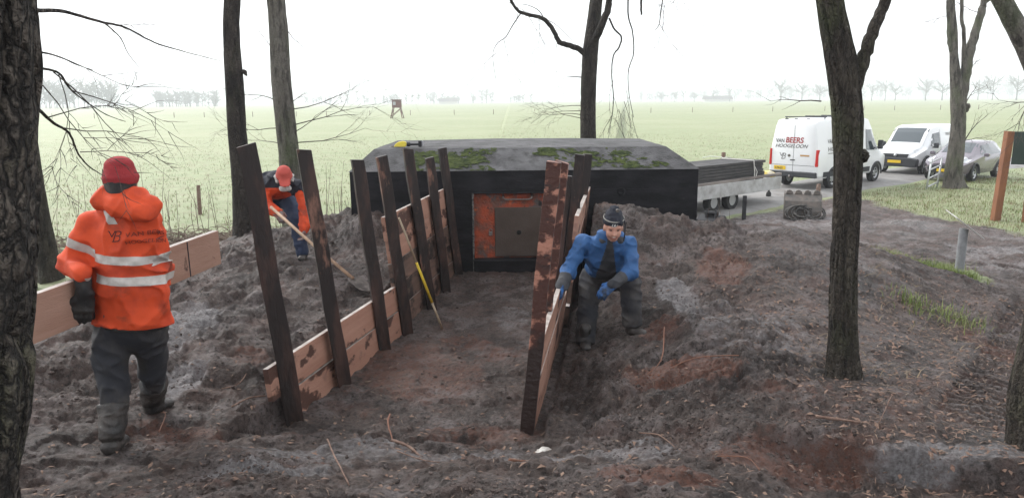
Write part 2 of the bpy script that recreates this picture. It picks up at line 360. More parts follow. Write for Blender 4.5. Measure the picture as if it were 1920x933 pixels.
gm = bpy.data.materials.new('soil_and_meadow'); gm.use_nodes = True
t = gm.node_tree; L = t.links.new; B = t.nodes['Principled BSDF']
def N(ty, **k):
    n = t.nodes.new('ShaderNode' + ty)
    for a, b in k.items(): setattr(n, a, b)
    return n
tc = N('TexCoord'); at_ = N('Attribute', attribute_name='mask'); sep = N('SeparateColor'); L(at_.outputs['Color'], sep.inputs[0])
def noise(sc, det=6, ro=.6, vec=None):
    n = N('TexNoise'); n.inputs['Scale'].default_value = sc; n.inputs['Detail'].default_value = det; n.inputs['Roughness'].default_value = ro
    L(vec or tc.outputs['Object'], n.inputs['Vector']); return n.outputs[0]
def rng_(s, a, b, c=0, d=1):
    m = N('MapRange'); m.inputs[1].default_value = a; m.inputs[2].default_value = b; m.inputs[3].default_value = c; m.inputs[4].default_value = d; L(s, m.inputs[0]); return m.outputs[0]
def mixc(f, a, b):
    m = N('Mix', data_type='RGBA')
    L(f, m.inputs[0])
    for i, c in ((6, a), (7, b)):
        if isinstance(c, tuple): m.inputs[i].default_value = (*c, 1)
        else: L(c, m.inputs[i])
    return m.outputs[2]
def mul(a, b):
    m = N('Math', operation='MULTIPLY'); L(a, m.inputs[0])
    if isinstance(b, float): m.inputs[1].default_value = b
    else: L(b, m.inputs[1])
    return m.outputs[0]
soil = mixc(rng_(noise(1.6, 8, .7), .38, .62), (.026, .0175, .015), (.108, .077, .066))
soil = mixc(rng_(noise(2.3, 9, .74), .50, .64), soil, (.185, .155, .150))
soil = mixc(rng_(noise(6, 9, .78), .52, .66, 0, .8), soil, (.150, .118, .110))
soil = mixc(rng_(noise(26, 6, .78), .50, .62), soil, (.016, .011, .009))
soil = mixc(rng_(noise(45, 5, .75), .58, .68, 0, .7), soil, (.23, .195, .185))
soil = mixc(rng_(noise(3.1, 6, .65), .52, .72, 0, .55), soil, (.125, .060, .046))
def edge_(ch, nz_):
    a_ = N('Math', operation='ADD'); L(ch, a_.inputs[0]); L(rng_(nz_, .2, .8, -.55, .55), a_.inputs[1]); return mul(mul(rng_(a_.outputs[0], .34, .70), rng_(ch, .02, .3)), rng_(noise(32, 6, .8), .40, .60, .25, .85))
soil = mixc(edge_(sep.outputs[1], noise(9, 9, .75)), soil, (.155, .060, .037))
soil = mixc(edge_(sep.outputs[2], noise(7, 9, .75)), soil, (.30, .285, .29))  # pale soil, lightened further to paint in wet sky reflections
gr = mixc(rng_(noise(.9, 6, .6), .35, .7), (.235, .285, .140), (.31, .345, .19))
gr = mixc(rng_(noise(2.6, 7, .75), .50, .64), gr, (.24, .215, .125))
gr = mixc(rng_(noise(8, 5, .75), .54, .66), gr, (.185, .205, .10))
gr = mixc(rng_(noise(.05, 4, .6), .45, .65, 0, .5), gr, (.34, .35, .21))
gf = N('Math', operation='ADD'); L(sep.outputs[0], gf.inputs[0]); L(rng_(noise(6, 6, .7), .2, .8, -.3, .3), gf.inputs[1])
L(mixc(rng_(gf.outputs[0], .35, .65), soil, gr), B.inputs['Base Color'])
rg = N('Mix'); rg.inputs[2].default_value = .66; rg.inputs[3].default_value = .24
L(at_.outputs['Alpha'], rg.inputs[0]); L(rg.outputs[0], B.inputs['Roughness'])
B.inputs['Specular IOR Level'].default_value = .4
b0 = N('Bump'); b0.inputs['Strength'].default_value = .9; b0.inputs['Distance'].default_value = .05; L(noise(16, 8, .72), b0.inputs['Height'])
bu = N('Bump'); bu.inputs['Strength'].default_value = 1.0; bu.inputs['Distance'].default_value = .02; L(noise(70, 8, .8), bu.inputs['Height']); L(b0.outputs[0], bu.inputs['Normal']); L(bu.outputs[0], B.inputs['Normal'])
ground = npmesh('ground', V, F, gm, attrs={'mask': mask}); tag(ground, kind='structure')

def hz(x, y): return float(height(np.array([x]), np.array([y]))[0])
def hza(x, y): return height(np.asarray(x), np.asarray(y))

# road: a sheet 2 cm above the levelled ground
M_road = mat('worn_asphalt', (.20, .195, .19), .62, noise=(1.3, .35, .7), col2=(.27, .26, .25), bump=.35, bscale=90)
layer(M_road, (.13, .11, .10), 2.2, .52, .7, fac=.8)
pts = []; 
for a, b in zip(ROAD[:-1], ROAD[1:]):
    k = max(2, int(np.linalg.norm(b - a) / 1.2)); pts += [a + (b - a) * i / k for i in range(k)]
pts.append(ROAD[-1]); pts = np.array(pts)
for _ in range(6): pts[1:-1] = (pts[:-2] + 2 * pts[1:-1] + pts[2:]) / 4
tn = np.gradient(pts, axis=0); tn /= np.linalg.norm(tn, axis=1)[:, None]; nrm = np.stack([-tn[:, 1], tn[:, 0]], 1)
rv = []; 
for i, (p, n) in enumerate(zip(pts, nrm)):
    for k in range(9):
        o = (-1 + k / 4.) * (1.75 + .12 * math.sin(i * 1.7) + .1 * random.random()); q = p + n * o
        rv.append((q[0], q[1], ZF + .075 - .05 * (o / 1.8) ** 2 - (.09 if k in (0, 8) else 0)))
rf = [(i * 9 + k, i * 9 + k + 1, (i + 1) * 9 + k + 1, (i + 1) * 9 + k) for i in range(len(pts) - 1) for k in range(8)]
tag(npmesh('road', rv, [f[::-1] for f in rf], M_road), kind='structure')
RZ = ZF + .06

# standing water in the ditch on the left
M_water = mat('ditch_water', (.03, .035, .03), .04, spec=.6)
wv = [(0, 0, 0)]; nw = 40
for k in range(nw):
    a = 2 * math.pi * k / nw; r = 1 + .22 * math.sin(3 * a + 1) + .12 * math.sin(7 * a)
    wv.append((2.3 * r * math.cos(a) - .3 * math.sin(a), .8 * r * math.sin(a), 0))
m = MB(); m.add([Vector(p) + Vector((-9.2, 13.3, -.42)) for p in wv], [(0, k + 1, (k + 1) % nw + 1) for k in range(nw)])
tag(m.build('water', M_water), kind='structure')

# ================================================================== BUNKER
M_bit = mat('black_bitumen_paint', (.005, .005, .0065), .65, noise=(2.5, .4, .75), col2=(.022, .022, .026), spec=.2, bump=.35, bscale=35, stretch=(1, 1, 3))
layer(M_bit, (.10, .09, .085), 5, .66, .80, stretch=(.6, 1, 3), fac=.6)
M_conc = mat('weathered_concrete', (.045, .044, .046), .85, noise=(2.2, .3, .7), col2=(.115, .113, .118), bump=.8, bscale=45)
layer(M_conc, (.022, .021, .020), 6, .50, .68, fac=.85)
M_moss = mat('moss', (.018, .030, .006), .95, noise=(9, .35, .62), col2=(.065, .085, .018), bump=1, bscale=120)
BX0, BX1, BY0, BY1, BT = -2.23, 2.58, 10.3, 14.0, 1.46
bunker = empty('bunker', (0, 12, 0), 0, 'low black concrete bunker with mossy sloped roof edge and orange steel door', 'bunker')
bo = Vector((0, 12, 0))
m = MB()
dx0, dx1, dz0, dz1 = -.54, .74, .02, 1.15               # door recess
xs = [BX0, -1.2, dx0, dx1, 1.6, BX1]; zs = [-.7, dz0, dz1, BT]
def fq(a, b): m.add(a, [b])
for i in range(5):
    for k in range(3):
        if i == 2 and k == 1: continue
        m.add([(xs[i], BY0, zs[k]), (xs[i + 1], BY0, zs[k]), (xs[i + 1], BY0, zs[k + 1]), (xs[i], BY0, zs[k + 1])], [(0, 1, 2, 3)])
RD = .17                                                # recess depth
m.add([(dx0, BY0, dz0), (dx0, BY0 + RD, dz0), (dx0, BY0 + RD, dz1), (dx0, BY0, dz1)], [(0, 1, 2, 3)])
m.add([(dx1, BY0, dz0), (dx1, BY0, dz1), (dx1, BY0 + RD, dz1), (dx1, BY0 + RD, dz0)], [(0, 1, 2, 3)])
m.add([(dx0, BY0, dz1), (dx0, BY0 + RD, dz1), (dx1, BY0 + RD, dz1), (dx1, BY0, dz1)], [(0, 1, 2, 3)])
m.add([(dx0, BY0, dz0), (dx1, BY0, dz0), (dx1, BY0 + RD, dz0), (dx0, BY0 + RD, dz0)], [(0, 1, 2, 3)])
m.add([(dx0, BY0 + RD, dz0), (dx1, BY0 + RD, dz0), (dx1, BY0 + RD, dz1), (dx0, BY0 + RD, dz1)], [(0, 1, 2, 3)])
for a, b in (((BX0, BY1), (BX0, BY0)), ((BX1, BY0), (BX1, BY1)), ((BX1, BY1), (BX0, BY1))):
    m.add([(*a, -.7), (*b, -.7), (*b, BT), (*a, BT)], [(0, 1, 2, 3)])
wallo = m.build('wall', M_bit, bunker, org=bo)
# formwork seams standing a little proud of the black wall
for z_, x0, x1 in ((.66, BX0, dx0 - .02), (.66, dx1 + .02, BX1), (1.19, BX0, BX1)):
    mm = MB(); k = 24
    P = [(x0 + (x1 - x0) * i / k, BY0 - .001, z_ + .004 * math.sin(i * 1.3 + z_ * 9)) for i in range(k + 1)]
    mm.tube(P, [.002 + .003 * random.random() for _ in P], 4); mm.build('formwork_seam', M_bit, bunker, org=bo)
# sloped roof rim and gently domed top
TX0, TX1, TY0, TY1, TZ = -1.97, 2.23, 10.82, 13.1, 1.74
m = MB(); e = .012
nx, ny = 60, 30
def rooftop(u, v):
    x = TX0 + (TX1 - TX0) * u; y = TY0 + (TY1 - TY0) * v
    return (x, y, TZ + .022 * math.sin(math.pi * min(1, max(0, u))) * (1 - (1 - min(1, v * 1.6)) ** 2) + .006 * float(fbm2(x * 3, y * 3, 3, 8)))
g = [[rooftop(i / nx, j / ny) for i in range(nx + 1)] for j in range(ny + 1)]
m.add([p for r_ in g for p in r_], [(j * (nx + 1) + i, j * (nx + 1) + i + 1, (j + 1) * (nx + 1) + i + 1, (j + 1) * (nx + 1) + i) for j in range(ny) for i in range(nx)])
def strip(A, Bq, n):
    o = len(m.v); rows = 10
    V_ = []
    for r_ in range(rows + 1):
        for i in range(n + 1):
            a = Vector(A(i / n)); b = Vector(Bq(i / n)); p = a.lerp(b, r_ / rows)
            w_ = math.sin(math.pi * r_ / rows) * math.sin(math.pi * i / n)
            p += Vector((0, -.5, .8)) * (.012 * w_ * float(fbm2(p.x * 4 + p.y, p.z * 6, 3, 14)))
            V_.append(p)
    m.add(V_, [(r_ * (n + 1) + i, r_ * (n + 1) + i + 1, (r_ + 1) * (n + 1) + i + 1, (r_ + 1) * (n + 1) + i) for r_ in range(rows) for i in range(n)])
X0, X1, Y0, Y1 = BX0 - e, BX1 + e, BY0 - e, BY1 + e
strip(lambda u: (X0 + (X1 - X0) * u, Y0, BT), lambda u: rooftop(u, 0), nx)
strip(lambda u: (X1, Y0 + (Y1 - Y0) * u, BT), lambda u: rooftop(1, u), ny)
strip(lambda u: (X1 + (X0 - X1) * u, Y1, BT), lambda u: rooftop(1 - u, 1), nx)
strip(lambda u: (X0, Y1 + (Y0 - Y1) * u, BT), lambda u: rooftop(0, 1 - u), ny)
m.add([(X0, Y0, BT), (X1, Y0, BT), (X1, Y1, BT), (X0, Y1, BT)], [(3, 2, 1, 0)])
roofo = m.build('roof', M_conc, bunker, smooth=R(25), org=bo)
# moss cushions on the front slope
def moss(u0, u1, v0, v1, s, n=70):
    mm = MB(); V_ = []; F_ = []; n *= 2; nu, nv = n, 54
    ks = {}
    for j in range(nv + 1):
        for i in range(nu + 1):
            u = u0 + (u1 - u0) * i / nu; v = v0 + (v1 - v0) * j / nv
            a = Vector((X0 + (X1 - X0) * u, Y0, BT)); b = Vector(rooftop(u, 0)); p = a.lerp(b, v)
            q = max(abs(i / nu * 2 - 1), abs(j / nv * 2 - 1)); dn = float(fbm2(u * 22, v * 4.2, 6, s, .72))
            k = .36 - q * q * .62 + dn * 1.5
            hgt = .004 + .012 * float(vn2(u * 160, v * 60, s + 5)); ks[(i, j)] = k
            V_.append(p + Vector((0, -.45, .9)) * (hgt if k > 0 else -.01))
    for j in range(nv):
        for i in range(nu):
            if min(ks[(i, j)], ks[(i + 1, j)], ks[(i, j + 1)], ks[(i + 1, j + 1)]) > 0:
                F_.append((j * (nu + 1) + i, j * (nu + 1) + i + 1, (j + 1) * (nu + 1) + i + 1, (j + 1) * (nu + 1) + i))
    mm.add(V_, F_); return mm.build('moss_patch', M_moss, bunker, smooth=True, org=bo)
moss(.15, .42, .0, .98, 201); moss(.60, .93, .05, .95, 207, 90); moss(.30, .36, .1, .9, 209, 20); moss(.53, .62, .55, .99, 211, 30)
# door
M_or = mat('flaking_orange_paint', (.42, .075, .028), .6, noise=(4.5, .42, .62), col2=(.16, .075, .055), bump=.8, bscale=30)
layer(M_or, (.11, .095, .09), 5.5, .54, .64); layer(M_or, (.62, .14, .045), 7, .60, .7, off=3); layer(M_or, (.02, .018, .018), 8, .64, .72, off=6)
M_plate = mat('brown_steel_plate', (.075, .055, .045), .5, noise=(2.5, .35, .7), col2=(.12, .095, .08), bump=.15, bscale=60, metal=.2)
M_dark = mat('dark_hole', (.004, .004, .004), .9)
M_steel = mat('dull_steel', (.32, .31, .30), .4, metal=.8, noise=(20, .4, .7), col2=(.18, .15, .13))
DY = BY0 + RD
m = MB(); nx_, nz_ = 48, 40
V_ = []
for j in range(nz_ + 1):
    for i in range(nx_ + 1):
        x = dx0 + .002 + (dx1 - dx0 - .004) * i / nx_; z = .21 + (dz1 - .004 - .21) * j / nz_
        V_.append((x, DY - .035 - .012 * float(vn2(x * 9, z * 9, 4)) - .004 * float(vn2(x * 40, z * 40, 5)), z))
m.add(V_, [(j * (nx_ + 1) + i, j * (nx_ + 1) + i + 1, (j + 1) * (nx_ + 1) + i + 1, (j + 1) * (nx_ + 1) + i) for j in range(nz_) for i in range(nx_)])
m.box(((dx0 + dx1) / 2, DY - .016, (.21 + dz1) / 2), (dx1 - dx0 - .01, .03, dz1 - .22))
door = m.build('door', M_or, bunker, smooth=R(40), org=bo)
m = MB(); m.box((.09, DY - .066, .585), (.66, .03, .70)); pl = m.build('door_plate', M_plate, door, bevel=.006, org=bo)
m = MB(); m.lathe([(.0, 0), (.034, 0), (.034, .004), (0, .004)], (.10, DY - .0855, .58), (0, 1, 0), 20); m.build('spy_hole', M_dark, door, org=bo)
m = MB(); m.box((-.30, DY - .07, .565), (.05, .03, .055)); m.tube([(-.32, DY - .07, .59), (-.32, DY - .07, .62), (-.30, DY - .07, .635), (-.28, DY - .07, .62), (-.28, DY - .07, .59)], .007, 6)
m.build('padlock', M_steel, door, bevel=.003, org=bo)
m = MB(); m.tube([(-.12, DY - .03, 1.12), (-.12, DY - .09, 1.11), (-.115, DY - .10, 1.07), (-.08, DY - .10, 1.05), (.24, DY - .10, 1.05), (.28, DY - .10, 1.07), (.285, DY - .09, 1.11), (.285, DY - .03, 1.12)], .011, 8); m.build('door_handle', M_steel, door, smooth=True, org=bo)
m = MB(); m.box(((dx0 + dx1) / 2, BY0 + .06, .11), (dx1 - dx0 - .01, .20, .20)); m.build('door_sill', M_bit, bunker, bevel=.01, org=bo)
M_chip = mat('chipped_concrete_edge', (.20, .19, .18), .9, noise=(18, .45, .6), col2=(.03, .03, .03), bump=.6)
m = MB(); P = [(dx0 + .002, BY0 - .004, dz0 + (dz1 - dz0) * i / 20) for i in range(21)]; m.tube(P, [.010 + .006 * random.random() for _ in P], 5); m.build('recess_edge', M_chip, bunker, org=bo)
m = MB(); P = [(dx0 + (dx1 - dx0) * i / 20, BY0 - .004, dz1) for i in range(21)]; m.tube(P, [.006 + .004 * random.random() for _ in P], 5); m.build('recess_edge', M_bit, bunker, org=bo)
for x, z in ((1.52, 1.16), (-1.1, 1.06)):
    m = MB(); m.lathe([(.055, 0), (.06, .01), (.045, .02), (.03, .02), (.028, .008), (0, .008)], (x, BY0 + .004, z), (0, -1, 0), 18); m.build('vent_ring', M_bit, bunker, smooth=R(30), org=bo)

# ================================================================== RETAINING WALLS
M_post = mat('stained_timber_post', (.013, .0075, .0065), .55, noise=(7, .48, .66), col2=(.052, .025, .019), bump=.5, bscale=40, stretch=(1, 1, .28))
layer(M_post, (.26, .13, .09), 6, .60, .68, stretch=(1, 1, .35), fac=.7)
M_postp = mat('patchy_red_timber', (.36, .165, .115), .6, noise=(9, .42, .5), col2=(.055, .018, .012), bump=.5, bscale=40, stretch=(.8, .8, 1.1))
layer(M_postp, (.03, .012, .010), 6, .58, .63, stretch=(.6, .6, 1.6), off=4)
M_board = mat('pink_hardwood_board', (.40, .225, .165), .65, noise=(3, .35, .7), col2=(.29, .145, .10), bump=.35, bscale=55, stretch=(.25, .25, 3))
layer(M_board, (.045, .018, .013), 2.6, .545, .575, stretch=(.8, .8, 1.6), fac=.9); layer(M_board, (.09, .065, .055), 6, .58, .75, off=7, fac=.7)
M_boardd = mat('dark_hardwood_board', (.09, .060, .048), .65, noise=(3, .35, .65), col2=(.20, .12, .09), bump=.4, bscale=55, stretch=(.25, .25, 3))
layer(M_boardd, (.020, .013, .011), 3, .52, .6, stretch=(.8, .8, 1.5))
M_end = mat('pale_sawn_edge', (.42, .38, .35), .7, noise=(12, .4, .7), col2=(.22, .18, .16), bump=.3)
t = M_postp.node_tree; b_ = t.nodes['Principled BSDF']; src = b_.inputs['Base Color'].links[0].from_socket      # lower halves coloured darker, with a ragged noisy upper edge
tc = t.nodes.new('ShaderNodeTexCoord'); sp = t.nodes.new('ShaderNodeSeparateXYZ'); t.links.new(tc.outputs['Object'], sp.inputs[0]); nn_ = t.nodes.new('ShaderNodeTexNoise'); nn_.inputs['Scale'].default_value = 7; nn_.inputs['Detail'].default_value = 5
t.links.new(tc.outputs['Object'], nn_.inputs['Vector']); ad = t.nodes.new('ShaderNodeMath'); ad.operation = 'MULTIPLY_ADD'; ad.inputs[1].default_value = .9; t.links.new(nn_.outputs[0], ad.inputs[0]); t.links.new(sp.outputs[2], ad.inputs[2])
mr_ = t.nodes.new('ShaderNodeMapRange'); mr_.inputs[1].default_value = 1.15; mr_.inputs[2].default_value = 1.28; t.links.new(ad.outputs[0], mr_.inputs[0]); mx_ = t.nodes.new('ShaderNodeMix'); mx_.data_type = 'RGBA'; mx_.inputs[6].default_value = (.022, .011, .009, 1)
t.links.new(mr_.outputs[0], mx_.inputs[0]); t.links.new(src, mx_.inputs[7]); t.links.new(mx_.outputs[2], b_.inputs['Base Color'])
def retaining_wall(side, wline, posts, boards, label):
    """posts stand on the trench side, boards lie behind them against the soil; everything leans outward with the batter"""
    root = empty('retaining_wall', (wline(7.5), 7.5, 0), 0, label, 'retaining wall', 'timber walls of the trench'); org = Vector(root.location)
    for (Y, wdt, top, px, lean, mt, twist) in posts:
        x = wline(Y) + px; a = Vector((x, Y, -.25)); b = Vector((x + side * lean * (top + .25) / 2.0, Y, top)); a.x -= side * lean * .0
        ax = (b - a).normalized(); mm = MB(); s_ = Vector((math.cos(twist), math.sin(twist), 0)); s_ = (s_ - ax * s_.dot(ax)).normalized(); f_ = ax.cross(s_)
        n = 14; V_ = []
        for i in range(n + 1):
            p = a.lerp(b, i / n) + s_ * (.004 * math.sin(i * .9 + Y * 3)) 
            for (u, v) in ((-1, -1), (1, -1), (1, 1), (-1, 1)):
                V_.append(p + s_ * (u * wdt / 2 + .002 * math.sin(i * 2.1 + u)) + f_ * (v * wdt / 2) + (ax * (.012 * math.sin(Y * 5) * u) if i == n else Vector()))
        mm.add(V_, [(i * 4 + k, i * 4 + (k + 1) % 4, i * 4 + 4 + (k + 1) % 4, i * 4 + 4 + k) for i in range(n) for k in range(4)] + [(3, 2, 1, 0), (n * 4, n * 4 + 1, n * 4 + 2, n * 4 + 3)])
        p_ = mm.build('post', mt, root, bevel=.003, org=org)
    for (Y0_, Y1_, z0, hgt, mt, th, dx) in boards:
        P = []
        for (Y, z) in ((Y0_, z0), (Y1_, z0), (Y1_, z0 + hgt), (Y0_, z0 + hgt)):
            P.append(Vector((wline(Y) + side * (.062 + dx + .10 * z), Y, z)))
        nrm_ = (P[1] - P[0]).cross(P[3] - P[0]).normalized()
        if nrm_.x * side < 0: nrm_ = -nrm_
        mm = MB(); mm.add(P + [p + nrm_ * th for p in P], [(0, 1, 2, 3), (7, 6, 5, 4), (0, 4, 5, 1), (1, 5, 6, 2), (2, 6, 7, 3), (3, 7, 4, 0)])
        o = mm.build('board', [mt, M_end], root, bevel=.002, org=org)
        for p in o.data.polygons:
            if p.normal.z > .8: p.material_index = 1
    return root
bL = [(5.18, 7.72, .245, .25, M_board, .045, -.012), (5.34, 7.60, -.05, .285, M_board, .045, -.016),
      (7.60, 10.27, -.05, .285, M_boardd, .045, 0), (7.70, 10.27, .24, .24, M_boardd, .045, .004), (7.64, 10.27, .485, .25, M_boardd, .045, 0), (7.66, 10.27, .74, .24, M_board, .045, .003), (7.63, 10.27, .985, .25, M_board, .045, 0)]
pL = [(5.37, .135, 2.11, -.01, .20, M_post, .35), (6.07, .115, 2.03, .02, .22, M_post, .32), (7.06, .115, 1.87, .0, .20, M_post, .34), (7.66, .115, 1.86, .02, .21, M_post, .30),
      (8.54, .11, 1.88, .02, .23, M_post, .30), (9.31, .105, 1.72, .0, .20, M_post, .28), (10.11, .105, 1.79, .0, .20, M_post, .30)]
retaining_wall(-1, wl, pL, bL, 'timber retaining wall with seven leaning posts beside the digging worker')
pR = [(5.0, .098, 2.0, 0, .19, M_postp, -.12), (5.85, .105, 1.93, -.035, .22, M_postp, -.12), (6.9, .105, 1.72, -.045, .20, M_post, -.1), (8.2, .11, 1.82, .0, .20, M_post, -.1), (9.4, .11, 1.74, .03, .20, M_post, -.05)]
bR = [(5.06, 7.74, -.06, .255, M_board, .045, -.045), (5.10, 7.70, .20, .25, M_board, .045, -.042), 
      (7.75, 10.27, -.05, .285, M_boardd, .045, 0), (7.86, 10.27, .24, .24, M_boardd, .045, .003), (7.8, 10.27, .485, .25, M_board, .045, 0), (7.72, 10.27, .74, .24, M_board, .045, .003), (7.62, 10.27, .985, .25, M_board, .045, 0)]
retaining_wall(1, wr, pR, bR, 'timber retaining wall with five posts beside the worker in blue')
# loose top board the man in blue is setting down on the wall
wb = Vector((wr(6.2) + .12, 6.2, .46)); m = MB(); P = []
for (Y, z) in ((5.16, .47), (7.45, .47), (7.45, .735), (5.16, .735)): P.append(Vector((wr(Y) + .020 + .10 * z, Y, z)))
m.add(P + [p + Vector((.042, -.006, 0)) for p in P], [(0, 1, 2, 3), (7, 6, 5, 4), (0, 4, 5, 1), (1, 5, 6, 2), (2, 6, 7, 3), (3, 7, 4, 0)])
hb = m.build('board', [M_board, M_end], bevel=.002, org=wb); hb.location = wb
for p in hb.data.polygons:
    if p.normal.z > .8: p.material_index = 1
tag(hb, 'wooden board under the hand of the worker in blue', 'board')

# ================================================================== TREES
def bark(name, c1, c2, moss=None, lo=.5, hi=.68):
    m_ = mat(name, c1, .9, noise=(7, .35, .68), col2=c2, bump=1.0, bscale=36, stretch=(1, 1, .4), bdist=.05)
    layer(m_, tuple(c * .35 for c in c1), 11, .50, .62, stretch=(1, 1, .22), fac=.9)
    if moss: layer(m_, moss, 2.2, lo, hi, stretch=(1, 1, .5), fac=.75)
    layer(m_, (.30, .30, .27), 26, .68, .74, fac=.6, stretch=(1, 1, .8))
    return m_
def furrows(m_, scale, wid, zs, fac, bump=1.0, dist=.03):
    """cracked bark plates: a net of furrows coloured near-black and cut in as bump"""
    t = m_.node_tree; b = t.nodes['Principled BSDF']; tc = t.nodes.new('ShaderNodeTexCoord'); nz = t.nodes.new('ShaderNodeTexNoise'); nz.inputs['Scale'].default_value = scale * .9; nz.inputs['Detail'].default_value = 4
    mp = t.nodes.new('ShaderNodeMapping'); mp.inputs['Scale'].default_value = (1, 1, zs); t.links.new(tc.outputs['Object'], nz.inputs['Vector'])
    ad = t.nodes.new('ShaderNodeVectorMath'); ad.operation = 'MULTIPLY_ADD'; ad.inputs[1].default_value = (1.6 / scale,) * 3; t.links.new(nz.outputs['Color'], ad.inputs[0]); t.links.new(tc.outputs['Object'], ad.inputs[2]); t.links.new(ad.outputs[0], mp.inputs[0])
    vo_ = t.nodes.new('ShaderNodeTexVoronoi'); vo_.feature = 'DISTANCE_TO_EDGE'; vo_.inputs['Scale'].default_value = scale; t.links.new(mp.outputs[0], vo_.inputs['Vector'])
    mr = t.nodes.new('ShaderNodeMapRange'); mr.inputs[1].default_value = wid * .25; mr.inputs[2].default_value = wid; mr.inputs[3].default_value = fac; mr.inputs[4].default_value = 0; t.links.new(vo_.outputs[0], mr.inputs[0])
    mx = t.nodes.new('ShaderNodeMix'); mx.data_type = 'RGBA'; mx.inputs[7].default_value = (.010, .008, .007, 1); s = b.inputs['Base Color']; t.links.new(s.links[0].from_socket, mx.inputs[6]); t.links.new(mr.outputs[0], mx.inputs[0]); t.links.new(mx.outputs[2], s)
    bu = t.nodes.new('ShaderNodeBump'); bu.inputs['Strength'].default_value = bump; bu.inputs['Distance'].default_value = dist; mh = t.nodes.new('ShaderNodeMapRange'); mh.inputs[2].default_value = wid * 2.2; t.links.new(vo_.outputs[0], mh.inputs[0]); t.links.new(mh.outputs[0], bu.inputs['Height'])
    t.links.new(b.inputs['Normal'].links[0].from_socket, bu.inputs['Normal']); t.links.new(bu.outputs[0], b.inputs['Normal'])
M_bk_dark = bark('dark_bark', (.026, .020, .017), (.060, .048, .040), (.050, .055, .022), .56, .75)
M_bk_grey = bark('grey_bark', (.10, .088, .075), (.17, .155, .135), (.10, .12, .06), .5, .7)
M_bk_moss = bark('mossy_bark', (.040, .032, .026), (.085, .072, .055), (.050, .062, .022), .50, .66)
M_bk_big = bark('ridged_bark', (.060, .048, .039), (.15, .127, .105), (.085, .090, .042), .5, .66)
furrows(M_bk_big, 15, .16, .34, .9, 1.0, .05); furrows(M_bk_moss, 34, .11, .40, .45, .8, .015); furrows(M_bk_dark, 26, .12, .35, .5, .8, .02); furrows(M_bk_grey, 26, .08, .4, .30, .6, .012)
M_twig = mat('twig_bark', (.055, .042, .036), .9, noise=(20, .4, .7), col2=(.10, .085, .075))
def smooth_poly(P, k=6):
    P = [Vector(p) for p in P]; out = []
    for i in range(len(P) - 1):
        p0 = P[max(i - 1, 0)]; p1 = P[i]; p2 = P[i + 1]; p3 = P[min(i + 2, len(P) - 1)]
        for j in range(k):
            t_ = j / k; out.append(.5 * ((2 * p1) + (p2 - p0) * t_ + (2 * p0 - 5 * p1 + 4 * p2 - p3) * t_ ** 2 + (3 * p1 - p0 - 3 * p2 + p3) * t_ ** 3))
    out.append(P[-1]); return out
def trunk_mesh(P, rad, n=40, dz=.035, ridge=.05, s=1, ridgef=5.0, flare=.35, flare_h=.35, zbase=None):
    """tapered trunk with flared foot and bark relief; P: axis points from the ground up, rad: radius at each"""
    Q = []; 
    for i in range(len(P) - 1): 
        for j in range(8): Q.append((i + j / 8.))
    sp = smooth_poly(P, 8); rr = np.interp(np.linspace(0, len(P) - 1, len(sp)), np.arange(len(P)), rad)
    L_ = np.concatenate([[0], np.cumsum([(sp[i + 1] - sp[i]).length for i in range(len(sp) - 1)])])
    m_ = max(8, int(L_[-1] / dz)); tt = np.linspace(0, L_[-1], m_)
    A = np.array([tuple(p) for p in sp]); A = np.stack([np.interp(tt, L_, A[:, k]) for k in range(3)], 1); rr = np.interp(tt, L_, rr)
    T = np.gradient(A, axis=0); T /= np.linalg.norm(T, axis=1)[:, None]
    sx = np.cross(T, np.array([0, 1., 0.01])); sx /= np.linalg.norm(sx, axis=1)[:, None]; sy = np.cross(T, sx)
    a = np.linspace(0, 2 * math.pi, n, endpoint=False); ca, sa = np.cos(a), np.sin(a)
    LL, AA = np.meshgrid(tt, a, indexing='ij')
    cxx, cyy = np.cos(AA), np.sin(AA)
    nz = vn3(cxx * ridgef + s, cyy * ridgef, LL * ridgef * .5, s); nz2 = vn3(cxx * ridgef * 2.6, cyy * ridgef * 2.6 + s, LL * ridgef * 1.5, s + 3)
    rel = np.clip(np.abs(nz - .5) * (9 if ridge > .05 else 5), 0, 1) * .75 + nz2 * .45 - .75
    big = vn3(cxx * 1.1 + s, cyy * 1.1, LL * .9, s + 7) - .5
    r_ = rr[:, None] * (1 + big * .16 + flare * np.exp(-LL / flare_h * 1.6) * (1 + .5 * np.sin(AA * 5 + s))) + ridge * rel
    V_ = A[:, None, :] + sx[:, None, :] * (ca * 1.0)[None, :, None] * r_[..., None] + sy[:, None, :] * sa[None, :, None] * r_[..., None]
    ii = np.arange(m_ * n).reshape(m_, n); F_ = np.stack([ii[:-1], np.roll(ii, -1, 1)[:-1], np.roll(ii, -1, 1)[1:], ii[1:]], -1).reshape(-1, 4)
    return V_.reshape(-1, 3), F_
def twigs(m_, p, d, L_, r, depth, rnd, droop=0., spread=.7, n=5):
    """a wandering bare twig with side twigs"""
    P = [Vector(p)]; d = Vector(d).normalized(); seg = L_ / n; kids = []
    for i in range(n):
        d = (d + Vector((rnd.uniform(-1, 1), rnd.uniform(-1, 1), rnd.uniform(-1, 1) - droop)) * .22).normalized(); P.append(P[-1] + d * seg)
        if depth > 0 and i >= 1: 
            for _ in range(rnd.choice((1, 1, 2))): kids.append((P[-1], d.copy(), i))
    m_.tube(P, [r * (1 - .8 * i / n) for i in range(n + 1)], 4 if r < .012 else 6, cap=False)
    for (q, dd, i) in kids:
        ax = Vector((rnd.uniform(-1, 1), rnd.uniform(-1, 1), rnd.uniform(-1, 1))).normalized(); dn = (dd + ax * spread).normalized()
        twigs(m_, q, dn, L_ * rnd.uniform(.35, .6), max(.0016, r * (1 - .8 * i / n) * .6), depth - 1, rnd, droop, spread, n)
